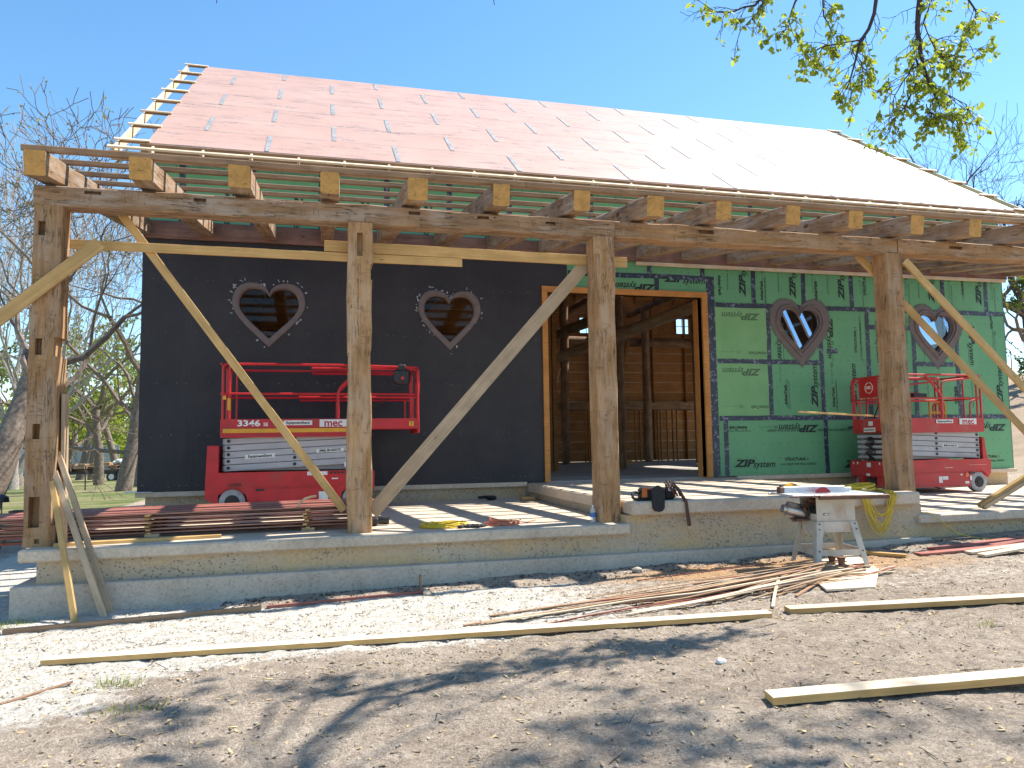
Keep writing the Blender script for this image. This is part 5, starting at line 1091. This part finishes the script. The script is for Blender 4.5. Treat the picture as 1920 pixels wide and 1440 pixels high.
x, y = px_ground(60, 27); tree(x, y, 13.5, .22, 114, 'slender pale bare tree just left of the corner post', lean=(.05, 0), lv=6, bark='barkpale', up=.35, ang=.33, gnarl=.2, trunkL=.2, shrink=.82, limbs=((.5, -.4, .0, 1, 4, .7), (.6, .35, .1, 1, 4, .7)), leaf='leafdry', lsize=.1, ln=1, dens=.2)
x, y = px_ground(150, 52); tree(x, y, 13, .28, 105, 'oak with thin green foliage behind the trailer, left trunk of two', lean=(.15, 0), lv=5, leaf='leafspring', lsize=.30, ln=3, dens=.7)
x, y = px_ground(172, 50); tree(x, y, 12, .22, 106, 'oak with thin green foliage behind the trailer, straighter right trunk', lean=(-.02, 0), lv=5, leaf='leafspring', lsize=.30, ln=3, dens=.7)
x, y = px_ground(38, 40); tree(x, y, 10, .30, 107, 'dark crooked oak beyond the lawn at the left', lean=(-.3, 0), lv=5, leaf='leafoak', lsize=.3, ln=2, dens=.8)
x, y = px_ground(100, 55); tree(x, y, 9, .3, 130, 'low yellow green tree between the corner post and the trailer', lv=5, leaf='leafspring', lsize=.4, ln=4, trunkL=.2)
x, y = px_ground(235, 70); tree(x, y, 13, .3, 132, 'pale green tree in the gap beside the black wall', lv=5, leaf='leafspring', lsize=.45, ln=4, trunkL=.2)
x, y = px_ground(120, 62); tree(x, y, 11, .35, 108, 'bright green spring tree far behind the corner post', lv=5, leaf='leafspring', lsize=.42, ln=4, bark='bark', trunkL=.22)
x, y = px_ground(215, 58); tree(x, y, 15, .3, 109, 'live oak with dark green clumps high behind the bare oak', lv=5, leaf='leafoak', lsize=.36, ln=4, trunkL=.3)
x, y = px_ground(186, 36); tree(x, y, 15.5, .25, 110, 'bare oak with mossy yellow green twigs between post and barn', lean=(-.08, 0), lv=7, leaf='leafdry', lsize=.15, ln=1, dens=.7, gnarl=.4, shrink=.78, trunkL=.3, limbs=((.9, .8, 0, .5, 5, .5), (.8, -.7, .2, .6, 4, .5)))
x, y = px_ground(245, 44); tree(x, y, 14, .3, 115, 'oak with olive new leaves right against the black wall edge', lv=6, leaf='leafspring', lsize=.14, ln=1, dens=.5, gnarl=.4, shrink=.76)
x, y = px_ground(-60, 55); tree(x, y, 15, .4, 111, 'leafy oak far out at the left edge of the lawn', lv=5, leaf='leafoak', lsize=.34, ln=3)
# right side
def px_at(px, yy): p = at(px, 850, 1, yy); return p.x, yy
x, y = px_at(1955, 22); tree(x, y, 15, .5, 120, 'large bare oak rising behind the right end of the roof', lean=(-.1, .0), lv=6, bark='barkdark', leaf=None, gnarl=.42, shrink=.78, trunkL=.3, limbs=((.9, -1, .1, .5, 5, .5),))
x, y = px_at(1990, 20); tree(x, y, 7.6, .35, 121, 'leafy green oak on the slope beside the right corner of the barn', lean=(-.3, .0), lv=5, bark='bark', leaf='leafoak', lsize=.2, ln=4, gnarl=.38, trunkL=.35, limbs=((.7, -1, 0, .15, 3, .4),), zoff=0)
x, y = px_at(1800, 40); tree(x, y, 21, .4, 122, 'bare oak whose crown shows just above the right roof slope', lv=6, bark='barkdark', gnarl=.42, shrink=.78, trunkL=.4)
x, y = px_at(1880, 44); tree(x, y, 21, .4, 123, 'thin bare tree farther back, over the low end of the roof', lv=6, bark='barkdark', gnarl=.4, shrink=.78, trunkL=.4)
# distant woods on the left horizon
V = []; m = MB(); rr = random.Random(77); T0 = Matrix.Translation((-20, 110, -3)); pts = []
for k in range(150):
    px = rr.uniform(-120, 300); y = rr.uniform(85, 130); p = at(px, 880, 1, y); h = rr.uniform(5, 10); z = gz(p.x, y)
    for q in range(26): a = rr.uniform(0, 6.28); t = rr.random(); pts.append(Vector((p.x+math.cos(a)*h*.35*rr.random(), y+math.sin(a)*h*.3, z+h*(.15+.85*t))))
tag(leaf_mesh('far_woods', pts, 1.0, 'leafspring', None, T0, 5, n=2), 'hazy grey green woods along the horizon behind the lawn', 'woods', kind='stuff')
# ------------------------------------------------------------------ overhead tree
def near_tree():
    bx, by = 12.5, -19.5; z = gz(bx, by)-.1; T = Matrix.Translation((bx, by, z)); root = thing('overhead_tree', 'leafing oak overhead, its twigs hanging into the top right of the picture', 'tree', (bx, by, z)); rr = random.Random(3)
    m = MB(); pts = [Vector((bx, by, z)), Vector((bx-.1, by+.2, z+2)), Vector((bx-.3, by+.6, z+5)), Vector((bx-.5, by+1.6, z+8))]; m.tube(pts, [.62, .45, .38, .34], 14, cap=False); m.build('trunk', ['bark'], root, T, True)
    b = MB(); tips = []; top = pts[-1]
    anchors = []
    for tgt, r in ((Vector((10.2, -9., 9.6)), .07), (Vector((8.2, -10.4, 11.2)), .04), (Vector((15.2, -8.6, 11.6)), .04), (Vector((11.2, -11.6, 12.4)), .04), (Vector((6.0, -11.2, 11.2)), .035), (Vector((13., -10.2, 13)), .035)):
        n = 7; pp = []
        for i in range(n+1): t = i/n; q = top.lerp(tgt, t)+Vector((rr.gauss(0, .18), rr.gauss(0, .18), rr.gauss(0, .14)+.7*math.sin(math.pi*t)))*(1 if 0 < i < n else 0); pp.append(q)
        b.tube(pp, [r*(1-.62*i/n) for i in range(n+1)], 8, cap=False); anchors.append(pp)
    crown = []
    for pp in anchors:
        for i in (4, 5, 6, 7):
            for _ in range(3):
                a = rr.uniform(0, 6.28); nd = Vector((math.cos(a), math.sin(a), rr.uniform(-.05, .4))).normalized(); grow(b, pp[i], nd, 1.1, .018, 5, rr, crown, .4, (2, 3), .55, .02, .74, (6, 5, 4, 3, 3, 3), 2, .004)
    # keep the generated crown above the picture, only the modelled hanging twigs come lower
    hang = []
    def stem(px, r0, r1, dist, lead=1.2, sub=12, dens=1.):
        P = [at(px_, py_, 1, dist) for px_, py_ in px]; k_ = rr.uniform(-.3, .3); P = [Vector((p.x+rr.gauss(0, .012), p.y+k_*i_*.12, p.z)) for i_, p in enumerate(P)]
        P = [q for a_, b2 in zip(P, P[1:]) for q in (a_, a_.lerp(b2, .5)+Vector((rr.gauss(0, .012), 0, rr.gauss(0, .01))))]+[P[-1]]; n = len(P); b.tube(P, [r0+(r1-r0)*i/(n-1) for i in range(n)], 6, cap=False)
        return P
    def twig(p, d, L, r, lvl):
        pp = [p]; n = 4
        for i in range(n): d = (d+Vector((rr.gauss(0, .22), rr.gauss(0, .22), rr.gauss(-.12, .2)))).normalized(); pp.append(pp[-1]+d*L/n)
        b.tube(pp, [max(.0022, r*(1-.5*i/n)) for i in range(n+1)], 4, cap=False)
        if lvl == 0:
            hang.append(pp[-1]); hang.append(pp[-2]); 
            if rr.random() < .5: hang.append(pp[2])
            return
        for i in (2, 3, 4):
            for _ in range(1 if i < 4 else 2):
                ax = d.orthogonal().normalized(); ax = Matrix.Rotation(rr.uniform(0, 6.28), 3, d) @ ax; twig(pp[i], (Matrix.Rotation(rr.gauss(.65, .2), 3, ax) @ d).normalized(), L*.6, r*.6, lvl-1)
    D = -7.9
    main = [([(1690, -330), (1700, -120), (1714, 0), (1710, 60), (1716, 110), (1722, 160), (1738, 205)], .045, .010), ([(1716, 110), (1740, 150), (1760, 165), (1790, 175), (1822, 190)], .012, .004), ([(1722, 155), (1700, 190), (1685, 215), (1668, 225)], .010, .004),
            ([(1716, 120), (1706, 140), (1688, 165), (1672, 195)], .009, .004), ([(1738, 205), (1760, 222), (1790, 226), (1810, 228)], .007, .003), ([(1655, -200), (1640, 0), (1622, 60), (1600, 95), (1585, 140), (1570, 180)], .026, .005), ([(1612, 75), (1560, 85), (1530, 95), (1505, 108)], .009, .003),
            ([(1500, -200), (1470, -60), (1420, 5), (1380, 15), (1335, 10)], .02, .004), ([(1560, -120), (1490, 0), (1470, 45), (1458, 75)], .014, .004), ([(1450, -40), (1425, 20), (1395, 55)], .010, .003), ([(1720, 20), (1745, 0), (1738, 40), (1760, 90), (1800, 130), (1835, 100)], .010, .003),
            ([(1800, -160), (1815, 0), (1830, 30), (1812, 55)], .016, .004), ([(1714, 130), (1745, 110), (1790, 105), (1815, 75)], .009, .003), ([(1735, 195), (1742, 215), (1738, 232)], .006, .003), ([(1600, 95), (1618, 130), (1612, 160)], .006, .003), ([(1540, -200), (1545, -20), (1548, 30), (1560, 60)], .016, .004)]
    for px, r0, r1 in main:
        P = stem(px, r0, r1, D)
        for i in range(1, len(P)):
            for _ in range(2 if P[i].z < 6.2 else 1):
                dirn = (P[i]-P[i-1]).normalized(); ax = dirn.orthogonal().normalized(); ax = Matrix.Rotation(rr.uniform(0, 6.28), 3, dirn) @ ax; twig(P[i].lerp(P[i-1], rr.random()*.7), (Matrix.Rotation(rr.gauss(.7, .25), 3, ax) @ dirn).normalized(), rr.uniform(.13, .26), .0045, 1)
    for px, py in ((385, -14), (408, -8), (925, -5)):
        P = [at(px+rr.uniform(-40, 40), -260, 1, -8.6), at(px-6, -80, 1, -8.6), at(px, py, 1, -8.6), at(px+rr.uniform(-4, 4), py+14, 1, -8.6)]; b.tube(P, [.012, .008, .004, .003], 4, cap=False); hang.append(P[-1]) if px > 800 else None
        q = P[0]; b.tube([q, q.lerp(Vector((6.0, -11.2, 11.2)), .5)+Vector((0, 0, .3)), Vector((6.0, -11.2, 11.2))], [.012, .02, .03], 5, cap=False)
    # carry the hanging stems back to the limb
    for px, r0, r1 in main:
        if px[0][1] < -100:
            q = at(px[0][0], px[0][1], 1, D); b.tube([q, q.lerp(Vector((10.2, -9., 9.6)), .5)+Vector((0, 0, .25)), Vector((10.2, -9., 9.6))], [r0, r0*1.0, r0*1.0], 6, cap=False)
    b.build('branches', ['barkdark'], root, T, True)
    cl = [h for h in hang for _ in range(1)]
    rr.shuffle(cl); leaf_mesh('crown', cl[:int(len(cl)*.21)], .075, 'leafnew', root, T, 8, droop=1.1, n=5)
    up = [t[0] for t in crown if t[0].z > 6.8]; rr.shuffle(up); leaf_mesh('upper_crown', up[:13000], .19, 'leafnew', root, T, 9, droop=.4, n=1)
near_tree()
# ------------------------------------------------------------------ far things on the lawn
p0 = at(168, 893, 1, 46); gz_ = gz(p0.x, 46); tl = thing('flatbed_trailer', 'black flatbed trailer with two wheels a side, parked on the lawn under the oaks', 'trailer', (p0.x, 46, gz_), R(-14)); WTL = WM[tl.name]
def TL(name, mats, fn, par=None, smooth=False): m = MB(WTL); fn(m); return m.build(name, mats, par or tl, WTL, smooth)
TL('deck', ['blackpl'], lambda m: (m.box((-3.2, -1, .58), (3.6, 1, .72)), m.box((.6, -1.02, .74), (2.8, -.8, .80)), m.box((-5, -.06, .50), (-3.2, .06, .6))))
for x in (1.2, 2.15):
    w = TL('wheel', ['blackpl'], lambda m: m.cyl((x, -1.0, .38), 'y', .37, .22, 18)); TL('rim', ['white'], lambda m: m.cyl((x, -1.115, .38), 'y', .2, .02, 14), w)
rr = random.Random(4)
for k in range(22):
    x0 = -2.6+k*.27; m = MB(WTL); m.box((x0, -.9+rr.random()*.5, .74+(k % 3)*.22), (x0+rr.uniform(.3, 1.1), .5, .74+(k % 3)*.22+rr.uniform(.08, .2))); tag(m.build('log_piece', [rr.choice(['timber', 'logs', 'timber2'])], None, WTL), 'piece of salvaged lumber heaped on the flatbed trailer', 'lumber', 'lumber heaped on the trailer')
m = MB(WTL); 
for k in range(5): m.box((1.9+k*.25, -.6, 1.25+.1*(k % 2)), (2.25+k*.25, -.1, 1.5+.12*(k % 2)), bev=.08)
tag(m.build('white_bundle', ['cloth'], None, WTL), 'white wrapped bundle on top of the trailer load', 'bundle')
for (px, yy, wid, lb) in ((137, 75, 9, 'corrugated metal panel fence standing in the woods behind the trailer'), (22, 70, 6, 'short corrugated metal fence beyond the lawn at the far left')):
    p = at(px, 860, 1, yy); m = MB(); z = gz(p.x, yy); n = int(wid/.3)
    for k in range(n): m.box((p.x-wid/2+k*.3, yy-.04*(k % 2), z), (p.x-wid/2+k*.3+.26, yy+.06, z+3.2))
    tag(m.build('metal_fence', ['tin'], None, Matrix.Translation((p.x, yy, z))), lb, 'fence')
m = MB(); p = at(30, 960, 1, -1.2); T = Matrix.Translation((p.x, p.y, gz(p.x, p.y)))
# dark work trestle behind the corner post
b_ = thing('trestle_bench', 'dark wooden trestle bench behind the foot of the corner post', 'bench', (p.x+.2, 1.6, gz(p.x, 1.6)))
q0, q1 = at(22, 957, 1, 1.6), at(120, 952, 1, 1.6); zt = q0.z
m = MB(); m.box((q0.x, 1.45, zt-.06), (q1.x, 1.75, zt)); m.build('bench_top', ['logs'], b_, WM[b_.name])
for xx, s in ((q0.x+.05, -1), (q1.x-.05, 1)): timber('leg', (xx, 1.6, zt-.06), (xx+s*.28, 1.6, gz(xx, 1.6)), .07, .09, 'logs', b_)
q = at(4, 935, 1, 2.5); lg_ = thing('solar_lamp', 'small black lamp on a thin stake in the dry grass at the left edge', 'lamp', (q.x, q.y, gz(q.x, q.y))); m = MB(); m.tube([(q.x, q.y, q.z-.07), (q.x, q.y, q.z+.03), (q.x, q.y, q.z+.08)], [.13, .11, .03], 14); m.build('lamp_shade', ['darkmetal'], lg_, WM[lg_.name], True); m = MB(); m.tube([(q.x, q.y, gz(q.x, q.y)), (q.x, q.y, q.z)], .012, 6); m.build('stake', ['rust'], lg_, WM[lg_.name])
for px, yy, h in ((0, 26, 1.3), (160, 27, 1.2), (1911, 26, 1.6), (1888, 30, 1.5)):
    q = at(px, 900, 1, yy); q.z = gz(q.x, yy); m = MB(); m.tube([(q.x, yy, q.z-.1), (q.x, yy, q.z+h)], .035, 6); tag(m.build('fence_post', ['postm'], None, Matrix.Translation(q)), {0: 'thin dark steel stake in the lawn at the left edge', 160: 'thin dark steel stake in the lawn before the trailer', 1911: 'thin dark fence post on the bare hillside at the right edge', 1888: 'farther thin fence post on the bare hillside beside the barn'}[px], 'post', 'steel fence stakes')
# ------------------------------------------------------------------ ground litter
def litter(name, n, region, dims, mat, label, seed, dens=None, cat='debris', flat=True):
    rr = random.Random(seed); m = MB(); k = 0
    while k < n:
        x, y = rr.uniform(region[0], region[1]), rr.uniform(region[2], region[3])
        if dens and rr.random() > dens(x, y): continue
        k += 1; s = rr.uniform(*dims); z = gz(x, y); a = rr.uniform(0, 6.28); T = Matrix.Translation((x, y, z+s*.12)) @ Matrix.Rotation(a, 4, 'Z') @ Matrix.Rotation(rr.gauss(0, .25), 4, 'X') @ Matrix.Rotation(rr.gauss(0, .2), 4, 'Y')
        if flat == 'leaf':
            m.add([(-s, 0, 0), (-s*.2, -s*.42, s*.15), (s, 0, s*.05), (-s*.1, s*.42, s*.22)], [(0, 1, 2), (0, 2, 3)], 0, T)
        elif flat == 'stick': m.box((-s*2.4, -s*.09, 0), (s*2.4, s*.09, s*.12), T=T)
        elif flat: m.box((-s*rr.uniform(.6, 1.2), -s*.35, -s*.05), (s, s*.35, s*.12), T=T)
        else:
            q = [Vector((rr.uniform(.6, 1)*s*c[0], rr.uniform(.6, 1)*s*c[1], rr.uniform(.5, .9)*s*c[2]*.7)) for c in ((1, 0, 0), (0, 1, 0), (-1, 0, 0), (0, -1, 0), (0, 0, 1), (0, 0, -.6))]
            m.add(q, [(0, 1, 4), (1, 2, 4), (2, 3, 4), (3, 0, 4), (1, 0, 5), (2, 1, 5), (3, 2, 5), (0, 3, 5)], 0, T)
    return tag(m.build(name, [mat]), label, cat, kind='stuff')
litter('wood_chips', 4200, (0, 14, -13, -5.4), (.005, .024), 'chip', 'pale wood chips scattered over the dirt', 1, lambda x, y: .35+.65*max(0, noise.noise(Vector((x*.8, y*.8, 1)))+.2)+.6*math.exp(-((x-7.5)**2+(y+6.6)**2)/4))
litter('dry_leaves', 2200, (-1, 13, -13, -5.8), (.014, .034), 'dryleaf', 'small dry leaves littering the dirt', 2, lambda x, y: .5+.5*(y < -7.6), flat='leaf')
litter('twigs', 500, (-1, 13, -13, -5.6), (.01, .035), 'darkstone', 'thin dark twigs on the dirt', 3, flat='stick')
litter('pebbles', 5000, (-1.5, 8, -8.3, -5.3), (.006, .02), 'stone', 'pale gravel pebbles in front of the porch', 4, lambda x, y: max(.05, 1-.1*max(0, x-3)), flat=False)
litter('dark_crumbs', 6500, (-1, 13, -13, -5.5), (.004, .015), 'darkstone', 'dark crumbs of soil and bark on the ground', 5, flat=False)
litter('dirt_clods', 4500, (-1, 13, -13, -5.6), (.006, .02), 'clod', 'small pale lumps of dry soil on the dirt', 16, flat=False)
litter('mulch', 900, (2, 13.5, -5.75, -5.2), (.01, .035), 'darkstone', 'dark debris along the foot of the concrete', 6, flat=False)
for (px, py, s, lb) in ((1352, 1240, .038, 'white stone lying alone on the dirt in the right half'), (1375, 1053, .06, 'grey stone at the foot of the concrete wall left of the saw'), (800, 1112, .05, 'pale rock beside the wooden stake'), (1195, 1070, .07, 'crumpled clear plastic at the foot of the concrete wall')):
    q = at(px, py, 2, -.88); q = at(px, py, 2, gz(q.x, q.y)+.02); bm = bmesh.new(); bmesh.ops.create_icosphere(bm, subdivisions=2, radius=s)
    for v in bm.verts: v.co *= 1+.35*noise.noise(v.co*30+Vector((px, 0, 0))); v.co.z *= .7
    me = bpy.data.meshes.new('stone'); bm.to_mesh(me); bm.free(); me.materials.append(M['white' if px == 1352 else 'stone']); tag(link('stone' if px != 1195 else 'plastic_scrap', me, None, Matrix.Translation(q)), lb, 'stone' if px != 1195 else 'scrap')
def tufts(pts, seed, mat, lab):
    rr = random.Random(seed); V = []; F = []; A = []
    for px, py, n, rad in pts:
        c = at(px, py, 2, -.95)
        for _ in range(n):
            x, y = c.x+rr.gauss(0, rad), c.y+rr.gauss(0, rad*.5); z = gz(x, y); h = rr.uniform(.02, .07); a = rr.uniform(0, 6.28); dx, dy = math.cos(a)*.004, math.sin(a)*.004; lx, ly = rr.gauss(0, .02), rr.gauss(0, .02); o = len(V)
            V += [(x-dx, y-dy, z), (x+dx, y+dy, z), (x+lx, y+ly, z+h)]; F.append((o, o+1, o+2)); t = rr.random(); A += [t]*3
    tag(mesh_obj('grass_tufts', V, F, mat, attr={'tint': ('POINT', A)}), lab, 'grass', kind='stuff')
tufts([(215, 1275, 90, .12), (240, 1325, 60, .12), (1850, 1210, 25, .06), (10, 1160, 200, .2)], 4, 'leafspring', 'sparse green grass blades in the dirt at the lower left')
